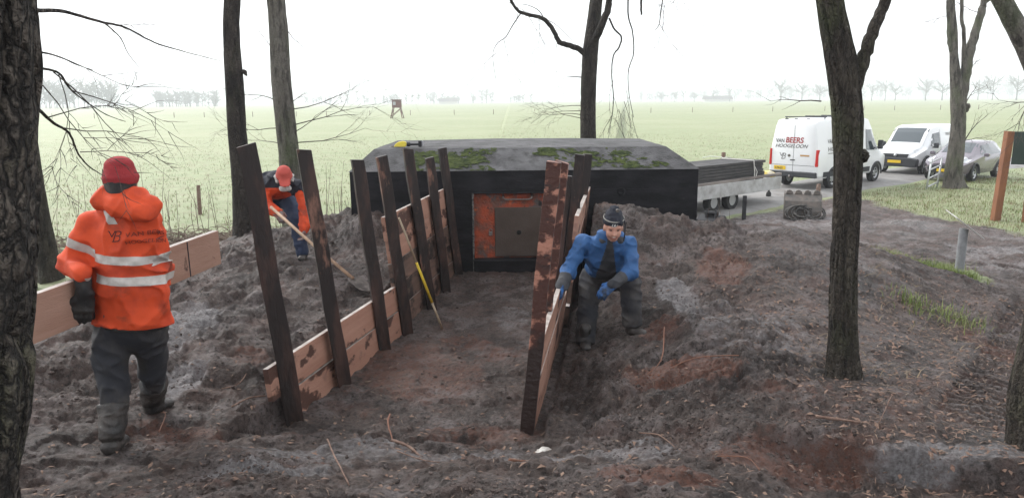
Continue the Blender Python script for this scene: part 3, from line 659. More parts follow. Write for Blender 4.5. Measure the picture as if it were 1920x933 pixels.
def tree(label, axis, rad, material, limbs=(), crowns=(), n=40, ridge=.012, s=1, ridgef=5., flare=.35, flare_h=.35, dz=.035, group=None, seed=1):
    base = Vector(axis[0]); root = empty('tree', base, 0, label, 'tree', group); rnd = random.Random(seed)
    V_, F_ = trunk_mesh(axis, rad, n, dz, ridge, s, ridgef, flare, flare_h)
    npmesh('trunk', V_ - np.array(base), F_, material, root)
    for (P, r0, r1) in limbs:
        sp = smooth_poly(P, 6); k = len(sp); m_ = MB()
        m_.tube([p + Vector((rnd.uniform(-1, 1), rnd.uniform(-1, 1), rnd.uniform(-1, 1))) * .12 * r0 for p in sp], [r0 + (r1 - r0) * i / (k - 1) * (1 + .1 * rnd.uniform(-1, 1)) for i in range(k)], 12 if r0 > .04 else 8)
        m_.build('limb', material, root, smooth=True, org=base)
    if crowns:
        m_ = MB()
        for (p, d, L_, r, depth, droop) in crowns: twigs(m_, p, d, L_, r, depth, rnd, droop)
        m_.build('crown', M_twig, root, smooth=True, org=base)
    return root
def upcrown(p, rnd, k=7, L_=2.2):
    return [(p, (math.cos(a), math.sin(a), rnd.uniform(.5, 1.4)), L_ * rnd.uniform(.7, 1.2), .035, 3, 0) for a in [2 * math.pi * i / k + rnd.uniform(-.3, .3) for i in range(k)]]
rt = random.Random(3)
def A_(pts, Y): return [at(x, y, Y) for x, y in pts]
# big rough trunk at the left edge
b1 = Vector((-2.36, 3.05, hz(-2.36, 3.05) - .1))
Y1 = 3.05
ax1 = [at(ex, ey, Y1) - Vector((rr1, 0, 0)) for ex, ey, rr1 in ((18, 1010, .27), (22, 900, .265), (30, 760, .26), (42, 580, .26), (52, 400, .26), (56, 200, .255), (62, 0, .25), (70, -250, .24))] + [Vector((-1.9, Y1 + .1, 5)), Vector((-1.8, Y1, 8))]
b1.x = ax1[0].x; b1.z = hz(b1.x, Y1) - .15; ax1 = [b1] + [p for p in ax1 if p.z > b1.z + .15]
lm = [([at(40, 25, 3.2), at(70, 20, 3.4), at(120, 22, 3.7), at(185, 40, 4.0), at(235, 52, 4.3), at(290, 80, 4.7), at(350, 98, 5.0), at(415, 115, 5.3)], .011, .002),
      ([at(40, 95, 3.2), at(70, 97, 3.4), at(110, 106, 3.6), at(145, 122, 3.8), at(175, 132, 4)], .006, .0015),
      ([at(40, 120, 3.2), at(72, 127, 3.4), at(110, 137, 3.5), at(130, 165, 3.6), at(160, 190, 3.8), at(200, 215, 4.0), at(235, 228, 4.2)], .007, .0015),
      ([at(40, 185, 3.2), at(66, 200, 3.3), at(100, 230, 3.5), at(130, 250, 3.7), at(145, 285, 3.8), at(165, 310, 3.9), at(195, 330, 4.0)], .009, .002),
      ([at(195, 43, 4.05), at(225, 70, 4.1), at(240, 100, 4.2), at(262, 128, 4.3)], .004, .0012)]
cr = [(at(100, 135, 3.5), (.8, .2, -.9), .5, .0035, 1, .25), (at(135, 170, 3.6), (1, .2, -.5), .45, .003, 1, .2), (at(120, 240, 3.6), (1, .2, -.1), .45, .003, 1, .1), (at(90, 220, 3.45), (1, .2, .1), .35, .003, 2, 0),
      (at(150, 285, 3.8), (.9, 0, .1), .35, .0025, 2, 0), (at(90, 100, 3.5), (1, 0, -.4), .5, .003, 1, .1), (at(150, 30, 3.8), (1, .1, -.4), .3, .0025, 1, .1), (at(80, 160, 3.4), (.5, .1, -1), .45, .003, 2, .1), (at(110, 140, 3.5), (.2, .1, -1), .45, .003, 2, .1)]
cr += upcrown(ax1[-1], rt, 5, 1.6)
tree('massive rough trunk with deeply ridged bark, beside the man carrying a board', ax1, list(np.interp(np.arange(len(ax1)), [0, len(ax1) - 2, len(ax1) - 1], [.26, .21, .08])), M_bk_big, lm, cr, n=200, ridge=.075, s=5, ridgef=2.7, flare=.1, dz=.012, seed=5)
# two slim trunks behind it by the ditch
bA = gnd(97, 525, -.02); YA = bA.y
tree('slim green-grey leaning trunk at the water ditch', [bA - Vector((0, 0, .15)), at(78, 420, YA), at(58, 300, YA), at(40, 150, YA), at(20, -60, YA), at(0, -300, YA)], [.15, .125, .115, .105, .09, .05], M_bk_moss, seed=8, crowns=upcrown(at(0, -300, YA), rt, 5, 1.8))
bB = gnd(46, 548, .0); YB = bB.y
tree('grey upright trunk standing close to the leaning trunk', [bB - Vector((0, 0, .15)), at(44, 440, YB), at(38, 300, YB), at(30, 100, YB), at(24, -200, YB)], [.13, .115, .105, .1, .06], M_bk_grey, seed=9, s=4)
# dark trunk left of the digging worker
bC = gnd(456, 447, .4); YC = bC.y
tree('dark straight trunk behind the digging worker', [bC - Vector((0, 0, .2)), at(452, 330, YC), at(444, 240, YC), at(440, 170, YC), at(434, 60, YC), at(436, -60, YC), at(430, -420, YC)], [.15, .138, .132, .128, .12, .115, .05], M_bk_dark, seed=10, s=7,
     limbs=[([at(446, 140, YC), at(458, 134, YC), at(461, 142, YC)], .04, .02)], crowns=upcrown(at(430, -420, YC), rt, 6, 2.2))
# grey trunk with fine side twigs
YD = 13.6
bD = at(548, 440, YD); bD.z = hz(bD.x, YD) - .1
cD = [(at(548, 235, YD), (1, .2, .18), 1.5, .012, 2, .02), (at(549, 268, YD), (1, -.3, .02), 1.5, .011, 2, -.02), (at(540, 195, YD), (1, .2, .3), .45, .009, 1, 0), (at(520, 190, YD), (-1, .1, .45), .7, .010, 2, 0), (at(524, 240, YD), (-1, -.2, .1), .9, .009, 2, 0),
      (at(528, 270, YD), (-1, .3, .25), .9, .008, 2, 0), (at(547, 205, YD), (1, -.2, -.05), 1.5, .010, 2, -.04), (at(515, 95, YD), (-.8, 0, .8), .5, .008, 1, 0), (at(541, 60, YD), (.5, 0, -.8), .5, .008, 1, 0), (at(548, 250, YD), (.9, -.6, .3), 1.3, .009, 2, .02)]
tree('grey trunk with thin bare side twigs, beyond the dark trunk', [bD, at(545, 330, YD), at(535, 220, YD), at(527, 140, YD), at(522, 60, YD), at(515, -20, YD), at(490, -300, YD)], [.20, .185, .175, .17, .165, .155, .06], M_bk_grey, crowns=cD + upcrown(at(490, -300, YD), rt, 6, 2.4), seed=12, s=9)
# gnarled tree behind the bunker
YE = 16.5
bE = at(1103, 340, YE); bE.z = hz(bE.x, YE) - .1
def E_(pts): return [at(x, y, YE + dy) for x, y, dy in pts]
lE = [(E_([(1102, 108, 0), (1085, 92, -.1), (1060, 83, -.2), (1048, 78, -.3), (1038, 58, -.3), (1020, 36, -.3), (990, 28, -.4), (972, 20, -.4), (958, 0, -.5), (950, -30, -.5)]), .065, .025),
      (E_([(1108, 90, -.05), (1125, 55, -.3), (1140, 15, -.4), (1144, -30, -.5), (1150, -160, -.6)]), .09, .05),
      (E_([(1142, 34, -.4), (1152, 55, -.4), (1165, 70, -.5), (1160, 90, -.5), (1150, 105, -.5), (1147, 140, -.5), (1150, 180, -.5), (1148, 215, -.5), (1140, 250, -.5)]), .022, .006),
      (E_([(1178, -20, -.6), (1178, 30, -.6), (1186, 60, -.6), (1188, 100, -.6), (1178, 135, -.6), (1180, 180, -.6), (1188, 220, -.6)]), .018, .005),
      (E_([(1204, -20, -.7), (1202, 10, -.7), (1203, 28, -.7)]), .025, .018), (E_([(1246, -20, -.7), (1240, 15, -.7), (1236, 45, -.7), (1228, 58, -.7)]), .014, .006),
      (E_([(976, 26, -.4), (960, 50, -.5), (948, 70, -.5), (932, 82, -.6), (924, 105, -.6), (930, 150, -.6)]), .014, .004), (E_([(1020, 36, -.3), (1010, 20, -.3), (990, 10, -.3), (975, 8, -.3)]), .012, .005),
      (E_([(1022, 36, -.3), (1040, 45, -.2), (1062, 65, -.2), (1080, 85, -.1)]), .008, .004), (E_([(1142, -30, -.5), (1172, -30, -.6), (1204, -25, -.7), (1246, -30, -.7), (1290, -40, -.8)]), .045, .02), (E_([(1090, 145, -.1), (1075, 144, -.2), (1062, 145, -.3)]), .012, .005)]
cE = []
for x, y in ((1150, 180), (1148, 215), (1150, 150), (1180, 180), (1160, 205), (1185, 215), (1170, 190), (1155, 225), (1175, 170), (1145, 235)): cE.append((at(x, y, YE - .5), (rt.uniform(-.7, .7), rt.uniform(-.4, .4), -1), .8, .006, 2, .25))
for x, y in ((1090, 215), (1089, 208), (1090, 198), (1091, 222)): cE.append((at(x, y, YE - .1), (-1, -.2, rt.uniform(-.1, .4)), 1.0, .008, 2, -.03))
for x, y, d_ in ((945, 75, -1), (930, 100, -.8), (972, 22, -.8), (990, 28, -1), (1045, 78, -.8), (955, 5, -.2), (1010, 32, -.9), (1236, 45, -1), (1246, 10, -1), (1290, -35, -1), (1260, -30, -1), (1225, -25, -1), (1275, -38, -1), (1300, -40, -.8), (1200, -20, -1)): cE.append((at(x, y, YE - .6), (rt.uniform(-.8, .8), rt.uniform(-.3, .3), d_), .75, .006, 2, .12))
tree('gnarled tree with drooping bare limbs rising behind the bunker', [bE, at(1103, 258, YE), at(1103, 190, YE), at(1107, 100, YE), at(1116, 20, YE), at(1122, -60, YE), at(1126, -300, YE)], [.22, .175, .165, .165, .14, .13, .06], M_bk_dark, lE, cE + upcrown(at(1126, -300, YE), rt, 6, 2.2), seed=14, s=12)
# forked mossy tree on the right-hand bank
bF = gnd(1585, 700, .33); YF = bF.y; bF.z = hz(bF.x, YF) - .06
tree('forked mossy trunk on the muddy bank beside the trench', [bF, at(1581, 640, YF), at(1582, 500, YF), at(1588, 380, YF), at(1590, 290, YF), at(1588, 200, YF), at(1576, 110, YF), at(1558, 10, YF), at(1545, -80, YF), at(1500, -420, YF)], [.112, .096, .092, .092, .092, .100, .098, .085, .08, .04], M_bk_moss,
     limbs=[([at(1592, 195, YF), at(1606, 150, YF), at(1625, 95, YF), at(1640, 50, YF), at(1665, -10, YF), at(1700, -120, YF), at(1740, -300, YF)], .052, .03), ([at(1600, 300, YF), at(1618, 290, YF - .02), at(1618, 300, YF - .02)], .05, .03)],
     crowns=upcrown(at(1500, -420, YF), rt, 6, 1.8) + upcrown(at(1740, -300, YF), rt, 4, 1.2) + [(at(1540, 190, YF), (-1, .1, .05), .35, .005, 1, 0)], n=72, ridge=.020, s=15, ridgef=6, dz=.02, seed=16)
# many-stemmed grey tree beside the parked car
YG = 25.2; bG = at(1790, 352, YG); bG.z = hz(bG.x, YG) - .1
tree('grey tree dividing into several upright stems beside the parked dark car', [bG, at(1788, 320, YG), at(1796, 250, YG), at(1796, 190, YG), at(1789, 110, YG), at(1788, 60, YG), at(1784, 0, YG), at(1780, -200, YG)], [.33, .27, .24, .24, .13, .12, .10, .05], M_bk_grey,
     limbs=[([at(1800, 200, YG), at(1806, 160, YG), at(1815, 115, YG), at(1826, 70, YG), at(1840, 20, YG), at(1846, 0, YG), at(1850, -120, YG)], .19, .08), ([at(1805, 165, YG), at(1806, 130, YG), at(1807, 60, YG), at(1803, 30, YG), at(1807, -60, YG)], .07, .05),
            ([at(1791, 110, YG), at(1781, 80, YG), at(1779, 30, YG), at(1777, -80, YG)], .09, .06), ([at(1800, 205, YG), at(1815, 198, YG - .1), at(1812, 210, YG - .1)], .11, .04), ([at(1846, 5, YG), at(1862, -8, YG), at(1875, -30, YG)], .07, .05)],
     crowns=[(at(1810, 195, YG), (1, .2, .9), .9, .02, 2, 0), (at(1806, 268, YG), (1, -.2, 1.2), 1.1, .022, 2, 0), (at(1815, 130, YG), (1, .2, .3), .6, .015, 2, 0), (at(1780, 30, YG), (-1, 0, .1), .8, .012, 2, 0), (at(1840, 25, YG), (-1, 0, .3), .9, .014, 2, 0), (at(1806, 265, YG), (1, .3, .5), .8, .016, 2, 0)] + upcrown(at(1780, -200, YG), rt, 5, 2.5) + upcrown(at(1850, -120, YG), rt, 5, 2.5), seed=18, s=20, dz=.06)
# mossy trunk at the right edge leaning out over the bank
bH = gnd(1908, 838, .36); YH = bH.y; bH.z = hz(bH.x, YH) - .06
tree('thick mossy trunk foot at the scarp, leaning away from the trench', [bH + Vector((.10, 0, 0)), at(1930, 740, YH), at(1950, 640, YH), at(1975, 480, YH), at(1995, 300, YH), at(2010, 150, YH), at(2000, -200, YH)], [.105, .10, .098, .095, .09, .085, .05], M_bk_moss, seed=20, s=23, n=64, ridge=.012, dz=.02, flare=.3, crowns=upcrown(at(2000, -200, YH), rt, 5, 1.5))
YI = 9.0; bI = Vector((6.9, 9.0, hz(6.9, 9.0) - .1))
tree('pale trunk whose upper limb leans in above the notice board', [bI, at(2010, 330, YI), at(1965, 190, YI), at(1925, 90, YI), at(1900, 40, YI), at(1878, 0, YI), at(1850, -60, YI), at(1790, -240, YI)], [.14, .125, .118, .112, .108, .10, .095, .05], M_bk_grey, seed=22, s=26,
     crowns=[(at(1955, 165, YI), (-1, .2, -.5), .8, .008, 2, .1), (at(1962, 185, YI), (-1, .1, -.1), .5, .007, 2, .1), (at(1915, 60, YI), (.6, 0, .8), .6, .008, 2, 0), (at(1880, 0, YI), (-1, 0, .0), .6, .008, 2, .0)] + upcrown(at(1790, -240, YI), rt, 5, 1.8))

# ================================================================== FAR COUNTRY
M_far = mat('far_bare_trees', (.075, .062, .052), .95)
def far_tree_parts(seed, h, n=5):
    r_ = random.Random(seed); a = MB(); a.tube([(0, 0, -1), (.1, 0, h * .25), (r_.uniform(-.3, .3), 0, h * .5), (r_.uniform(-.5, .5), 0, h * .8)], [.45, .36, .26, .08], 6)
    b = MB()
    for k in range(15):
        an = r_.uniform(0, 6.28); z = h * r_.uniform(.24, .62); twigs(b, (0, 0, z), (math.cos(an), math.sin(an), r_.uniform(.45, 1.3)), h * r_.uniform(.30, .46), .24, 2, r_, 0, .75, 5)
    b.v = [tuple(p) for p in b.v]
    # thin twigs thickened to what a whole spray of twigs covers
    return a, b
protos = []
def far_tree(seed, h):
    root = empty('tree', (0, 0, 0)); a, b = far_tree_parts(seed, h); a.build('trunk', M_far, root); b.build('crown', M_far, root); return root
row = [(1265, 680, 11), (1281, 690, 13), (1302, 640, 10), (1337, 640, 14), (1368, 620, 17), (1463, 560, 19), (1503, 560, 17), (1537, 560, 15), (1634, 520, 15), (1659, 520, 18), (1678, 520, 13), (1735, 500, 18), (1766, 500, 16), (1833, 480, 14), (1860, 480, 20), (1905, 470, 18), (1950, 470, 17), (1240, 700, 11)]
for i, (x, Y, h) in enumerate([(a_, b_ * 1.4, c_ * 1.4) for a_, b_, c_ in row]):
    if i < 5: o = far_tree(300 + i, h); protos.append(o)
    else: o = copy_tree(protos[i % 5])
    p = at(x, 190, Y); o.location = (p.x, Y, ZF); k = 1 if i < 5 else h / row[i % 5][2] / 1.4
    o.scale = (k, k, k); o.rotation_euler.z = i * 1.3
    tag(o, 'bare roadside tree in the hazy row across the meadow', 'tree', 'bare trees in a row across the meadow')
def wood(label, x0, x1, Y, hpx, n, seed, depth=60):
    r_ = random.Random(seed); m_ = MB(); b = MB(); far_tree_parts(seed, 10)
    for i in range(n):
        x = r_.uniform(x0, x1); yy = Y + r_.uniform(0, depth); p = at(x, 190, yy); h = hpx(x) * yy / FPX * r_.uniform(.75, 1.08)
        base = Vector((p.x, yy, ZF)); m_.tube([base, base + Vector((r_.uniform(-.5, .5), 0, h * .8))], [.35, .12], 4, cap=False)
        for k in range(11):
            an = r_.uniform(0, 6.28); z = h * r_.uniform(.12, .7)
            q = base + Vector((0, 0, z)); d = Vector((math.cos(an), math.sin(an), r_.uniform(.3, 1.3))).normalized(); L_ = h * r_.uniform(.2, .35)
            twigs(m_, q, d, L_, .55, 1, r_, 0, .9, 4)
    return tag(m_.build('wood', M_far, smooth=True), label, 'wood', kind='stuff')
wood('hazy wood behind the ditch trunks', -60, 215, 620, lambda x: 62, 85, 41)
wood('low hazy copse across the meadow', 290, 412, 760, lambda x: 34, 45, 42)
wood('faint line of trees behind the hunting tower', 560, 1000, 1000, lambda x: 26 + 6 * math.sin(x * .05), 60, 43)
wood('blue hazy wood behind the row of bare trees', 1200, 2050, 1250, lambda x: 24 + max(0, min(1, (x - 1300) / 500)) * 20, 210, 44, 160)
# hunting tower
M_far_wood = mat('reddish_boarding', (.16, .06, .045), .8, noise=(3, .4, .6), col2=(.10, .05, .04))
pt = gnd(745, 222, ZF); tw = empty('hunting_tower', pt, 0, 'small red hunting tower on four legs in the hazy meadow', 'tower')
for sx in (-1, 1):
    for sy in (-1, 1): m = MB(); m.bar((sx * 1.1, sy * 1.1, -.1), (sx * .65, sy * .65, 2.0), .14, .14); m.build('leg', M_far_wood, tw)
m = MB(); m.box((0, 0, 2.65), (1.6, 1.6, 1.4)); m.build('cabin', M_far_wood, tw, bevel=.03)
m = MB(); m.box((-.35, -.82, 2.75), (.5, .04, .6)); m.build('window', mat('tower_window', (.4, .42, .45), .3), tw)
m = MB(); m.box((0, 0, 3.42), (1.9, 1.9, .1)); m.build('roof', M_far_wood, tw, bevel=.02)
for a, b in (((-1, -1), (1, -1)), ((-1, 1), (1, 1)), ((-1, -1), (-1, 1)), ((1, -1), (1, 1))):
    m = MB(); m.bar((a[0] * 1.0, a[1] * 1.0, .4), (b[0] * .7, b[1] * .7, 1.8), .09, .09); m.build('brace', M_far_wood, tw)
# farmhouses in the haze
M_fw = mat('pale_wall', (.5, .47, .44), .8); M_fr = mat('tiled_roof', (.10, .075, .07), .8)
for x, Y, wd, lb in ((840, 900, 22, 'hazy farmhouse with a red roof beyond the hunting tower'), (1345, 900, 34, 'long dark barn below the row of bare trees')):
    p = at(x, 190, Y); hs = empty('farmhouse', (p.x, Y, ZF), .1, lb, 'house'); m = MB(); m.box((0, 0, 1.3), (wd, 9, 3.6)); m.build('wall', M_fw, hs)
    m = MB(); m.prism([(-5.2, 3.0), (5.2, 3.0), (0, 7)], (-wd / 2 - .4, 0, 0), (0, 1, 0), (0, 0, 1), (1, 0, 0), wd + .8); m.build('roof', M_fr, hs)
# meadow fence posts
M_fp = mat('fence_post_wood', (.13, .075, .055), .85, noise=(9, .4, .7), col2=(.22, .17, .14), bump=.4)
def fpost(p, h, r, label, group=None):
    root = empty('fence_post', p, 0, label, 'post', group); m_ = MB(); m_.tube([(0, 0, -.3), (.01, 0, h * .5), (.02, .01, h - .03), (.02, .01, h)], [r, r * .97, r * .92, r * .7], 10); m_.build('shaft', M_fp, root, smooth=R(40)); return root
p = gnd(375, 402, ZF); p.z = hz(p.x, p.y); fpost(p, .82, .055, 'red-brown fence post standing in the brambles')
p = gnd(1355, 312, ZF); p.z = hz(p.x, p.y); o_ = fpost(p, .62, .10, 'brown fence post in the meadow beyond the trailer')
m = MB(); m.tube([(-.1, -.1, .40), (.0, -.12, .36), (.12, -.1, .42), (.35, -.05, .36), (-.6, -.02, .45), (-.95, -.02, .38)], .02, 5); m.build('rope', mat('white_rope', (.7, .7, .66), .8), o_, smooth=True)
m = MB()
pf = None
for i in range(26):
    x = 15 + i * 76 + rt.uniform(-12, 12); y_ = 222 - x * .0088 * 1.15; q = gnd(x, y_ + 2, ZF)
    if pf is None: pf = fpost(q, 1.15, .07, 'small fence post in the line across the far meadow', 'fence posts across the far meadow')
    else: o = copy_tree(pf); o.location = q

# ================================================================== VEGETATION ON THE GROUND
def blades(name, P, hmin, hmax, wid, m_, bend=.5, k=3, seed=1, up=1.0):
    """P: n×3 roots; one bent triangle-strip blade each"""
    r_ = np.random.default_rng(seed); n = len(P); h = r_.uniform(hmin, hmax, n); a = r_.uniform(0, 2 * math.pi, n); be = r_.uniform(.1, 1, n) * bend; wd = wid * r_.uniform(.6, 1.3, n)
    d = np.stack([np.cos(a), np.sin(a), np.zeros(n)], 1); s_ = np.stack([-np.sin(a), np.cos(a), np.zeros(n)], 1)
    mid = P + d * (be * h * .35)[:, None] + np.array([0, 0, 1]) * (h * .55 * up)[:, None]; tip = P + d * (be * h)[:, None] + np.array([0, 0, 1]) * (h * (1 - .35 * be) * up)[:, None]
    V_ = np.stack([P - s_ * wd[:, None] / 2, P + s_ * wd[:, None] / 2, mid + s_ * wd[:, None] * .4, mid - s_ * wd[:, None] * .4, tip], 1).reshape(-1, 3)
    b = np.arange(n)[:, None] * 5; F_ = np.concatenate([b + np.array([[0, 1, 2]]), b + np.array([[0, 2, 3]]), b + np.array([[3, 2, 4]])])
    return npmesh(name, V_, F_, m_, smooth=False)
def on_ground(x, y): return np.stack([x, y, hza(x, y) - .01], 1)
M_grass = mat('green_grass', (.13, .175, .05), .7, noise=(3, .4, .6), col2=(.20, .23, .09), spec=.2)
M_dry = mat('dry_grass', (.27, .21, .13), .8, noise=(3, .4, .6), col2=(.17, .12, .08), spec=.2)
r_ = np.random.default_rng(21)
# meadow: tussocks get sparser with distance
n = 52000; yy = 13.0 * (5.2) ** r_.random(n); xx = r_.uniform(-.78, .78, n) * yy
rdv, dv, lv = masks(xx, yy); ok = (dv < .4) & (np.abs(rdv) > 1.95) & (fbm2(xx * .9, yy * .9, 3, 77) > -.30)
xx, yy = xx[ok], yy[ok]; q = r_.random(len(xx)) < .68
tag(blades('meadow_grass', on_ground(xx[q], yy[q]), .05, .13, .016, M_grass, .8, seed=2), 'short green grass across the wide meadow', 'grass', kind='stuff')
tag(blades('dry_meadow_grass', on_ground(xx[~q], yy[~q]), .05, .15, .014, M_dry, .9, seed=3), 'yellowed tufts between the green meadow grass', 'grass', kind='stuff')
# bank tufts by the low plaque and dry stems at the mossy tree
def cl(px, py, z, k, sx, sy, s):
    c = gnd(px, py, z); g_ = np.random.default_rng(s); return c.x + g_.normal(0, sx, k), c.y + g_.normal(0, sy, k)
X_, Y_ = [np.concatenate(v) for v in zip(cl(1790, 522, -.05, 900, .13, .18, 1), cl(1745, 490, .0, 700, .22, .2, 2), cl(1690, 465, .1, 350, .2, .3, 3), cl(1715, 590, .2, 180, .10, .15, 4), cl(1800, 610, .15, 160, .12, .12, 5), cl(1650, 440, .15, 260, .2, .4, 6))]
tag(blades('bank_grass', on_ground(X_, Y_), .05, .17, .007, M_grass, .9, seed=4), 'fresh green grass tufts on the muddy bank by the low plaque', 'grass', kind='stuff')
X_, Y_ = [np.concatenate(v) for v in zip(cl(1680, 560, .25, 110, .35, .35, 7), cl(1560, 660, .35, 60, .10, .2, 8), cl(1640, 690, .3, 40, .2, .2, 9), cl(1750, 600, .2, 140, .35, .35, 10), cl(1640, 500, .3, 60, .3, .3, 11))]
tag(blades('dry_bank_grass', on_ground(X_, Y_), .08, .24, .005, M_dry, 1.8, seed=5, up=.35), 'flattened dry grass stems on the bank round the forked tree', 'grass', kind='stuff')
# verge by the parked car
n = 26000; xx = r_.uniform(9, 22, n); yy = r_.uniform(14, 28, n); rdv, dv, lv = masks(xx, yy); ok = (dv < .6) & (rdv < -1.9); xx, yy = xx[ok], yy[ok]
tag(blades('verge_grass', on_ground(xx, yy), .03, .12, .008, M_grass, .9, seed=6), 'green verge grass between the mud lane and the road', 'grass', kind='stuff')
n = 18000; xx = r_.uniform(9, 22, n); yy = r_.uniform(14, 28, n); rdv, dv, lv = masks(xx, yy); ok = (dv < .75) & (rdv < -1.9); xx, yy = xx[ok], yy[ok]
tag(blades('dry_verge_grass', on_ground(xx, yy), .03, .13, .008, M_dry, 1.1, seed=7), 'straw-coloured grass in the verge', 'grass', kind='stuff')
# brambles along the ditch
M_br = mat('bramble_stems', (.20, .15, .12), .9, noise=(4, .4, .6), col2=(.10, .065, .05))
m = MB(); rb = random.Random(31)
for i in range(1500):
    x = -6.3 + rb.gauss(0, 1.9); yb = 16.2 + rb.gauss(0, .75) + .1 * x; 
    if x > -3.3: continue
    z = ZF - .05; a = rb.uniform(0, 6.28); L_ = rb.uniform(.35, .95); P = [Vector((x, yb, z))]; d = Vector((math.cos(a) * .5, math.sin(a) * .5, 1)).normalized()
    for k in range(5): P.append(P[-1] + d * L_ / 5); d = (d + Vector((math.cos(a) * .25 + rb.uniform(-.2, .2), math.sin(a) * .25 + rb.uniform(-.2, .2), -.34))).normalized()
    m.tube(P, [.008, .008, .007, .006, .005, .003], 3, cap=False)
for i in range(60):
    x = -6.3 + rb.gauss(0, 2.6); yb = 16.6 + rb.gauss(0, 1.0); z = ZF; L_ = rb.uniform(.9, 1.7); d = Vector((rb.uniform(-.15, .15), rb.uniform(-.15, .15), 1)); m.tube([(x, yb, z), Vector((x, yb, z)) + d * L_ * .5, Vector((x, yb, z)) + d * L_ + Vector((rb.uniform(-.1, .1), 0, -.05))], [.008, .006, .003], 3, cap=False)
tag(m.build('bramble_thicket', M_br), 'tangled dead brambles along the ditch by the dark trunk', 'brambles', kind='stuff')
m = MB()
for i in range(420):
    x = rb.choice((-2.9, -3.2, -2.6, 3.1)) + rb.gauss(0, .35); yb = 14.2 + rb.gauss(0, .7); z = hz(x, yb) if i % 20 == 0 else -.5; d = Vector((rb.uniform(-.3, .3), rb.uniform(-.3, .3), 1)); L_ = rb.uniform(.3, 1.1); m.tube([(x, yb, z), Vector((x, yb, z)) + d * L_ * .6, Vector((x, yb, z)) + d * L_ + Vector((rb.uniform(-.15, .15), 0, -.05))], [.006, .005, .002], 3, cap=False)
tag(m.build('weed_stems', M_br), 'dry weed stems at the back corners of the bunker', 'weeds', kind='stuff')

# ------------------------------------------------------------------ clods, litter, twigs, roots
def scatter_clods(name, n, smin, smax, seed, label, mat_, region=None, flat=.7, sub=0):
    g_ = np.random.default_rng(seed); bm = bmesh.new(); bmesh.ops.create_icosphere(bm, subdivisions=1 + sub, radius=1); bv = np.array([tuple(v.co) for v in bm.verts]); bf = np.array([[v.index for v in f.verts] for f in bm.faces]); bm.free()
    y = 2.4 * (5.2) ** g_.random(n * 3); x = g_.uniform(-.72, .72, n * 3) * (y + .3)
    rdv, dv, lv = masks(x, y); dens = sstep(-.1, .45, fbm2(x * 1.3, y * 1.3, 3, seed + 400)) * dv * (1 - .75 * lv)
    tre = (x > wl(y) - .1) & (x < wr(y) + .05) & (y > 5.2); dens = dens * np.where(tre, .35, 1); dens *= np.where((x > 2.0) & (y < 8), .5, 1)
    dens = np.where((x > -2.3) & (x < 2.65) & (y > 10.2), 0, dens)
    inwall = (np.abs(x - wl(y)) < .25) | (np.abs(x - wr(y) - .05) < .25); dens = np.where(inwall & (y > 4.9), dens * .3, dens)
    if region is not None: dens = dens * region(x, y)
    ok = g_.random(n * 3) < dens; x, y = x[ok][:n], y[ok][:n]; k = len(x); s_ = smin * (smax / smin) ** (g_.random(k) ** 2.4)
    z = hza(x, y) - s_ * .05; sc = s_[:, None] * g_.uniform(.6, 1.25, (k, 3)) * np.array([1, 1, flat]); a = g_.uniform(0, 6.28, k); ca, sa = np.cos(a), np.sin(a)
    v = bv[None] * (1 + .38 * (g_.random((k, len(bv), 1)) - .5) * 1.4) * sc[:, None, :]
    vx = v[..., 0] * ca[:, None] - v[..., 1] * sa[:, None] + x[:, None]; vy = v[..., 0] * sa[:, None] + v[..., 1] * ca[:, None] + y[:, None]; vz = v[..., 2] + z[:, None]
    V_ = np.stack([vx, vy, vz], -1).reshape(-1, 3); F_ = (bf[None] + (np.arange(k) * len(bv))[:, None, None]).reshape(-1, 3)
    return tag(npmesh(name, V_, F_, mat_, smooth=bool(sub)), label, 'soil', kind='stuff')
M_clod = mat('dark_soil_clods', (.030, .021, .018), .9, noise=(5, .35, .65), col2=(.11, .082, .073), bump=.8, bscale=90)
M_clodr = mat('rusty_soil_clods', (.08, .032, .021), .9, noise=(6, .35, .65), col2=(.15, .055, .03), bump=.8, bscale=90)
scatter_clods('soil_crumbs', 20000, .004, .016, 51, 'small dark soil crumbs over the dug mounds', M_clod)
scatter_clods('soil_clods', 900, .012, .030, 52, 'larger dark soil clods on the dug mounds', M_clod, sub=1)
def redreg(X, Y): return np.maximum.reduce([blob(X, Y, 1265, 690, .38, .55, .45, 1), blob(X, Y, 1240, 895, .45, .5, .2, 2), blob(X, Y, 1450, 840, .42, .7, .25, 3), blob(X, Y, 300, 800, .3, .5, .25, 6) * .5])
scatter_clods('rusty_crumbs', 5000, .004, .018, 53, 'rust-red soil crumbs in patches on the mounds', M_clodr, redreg)
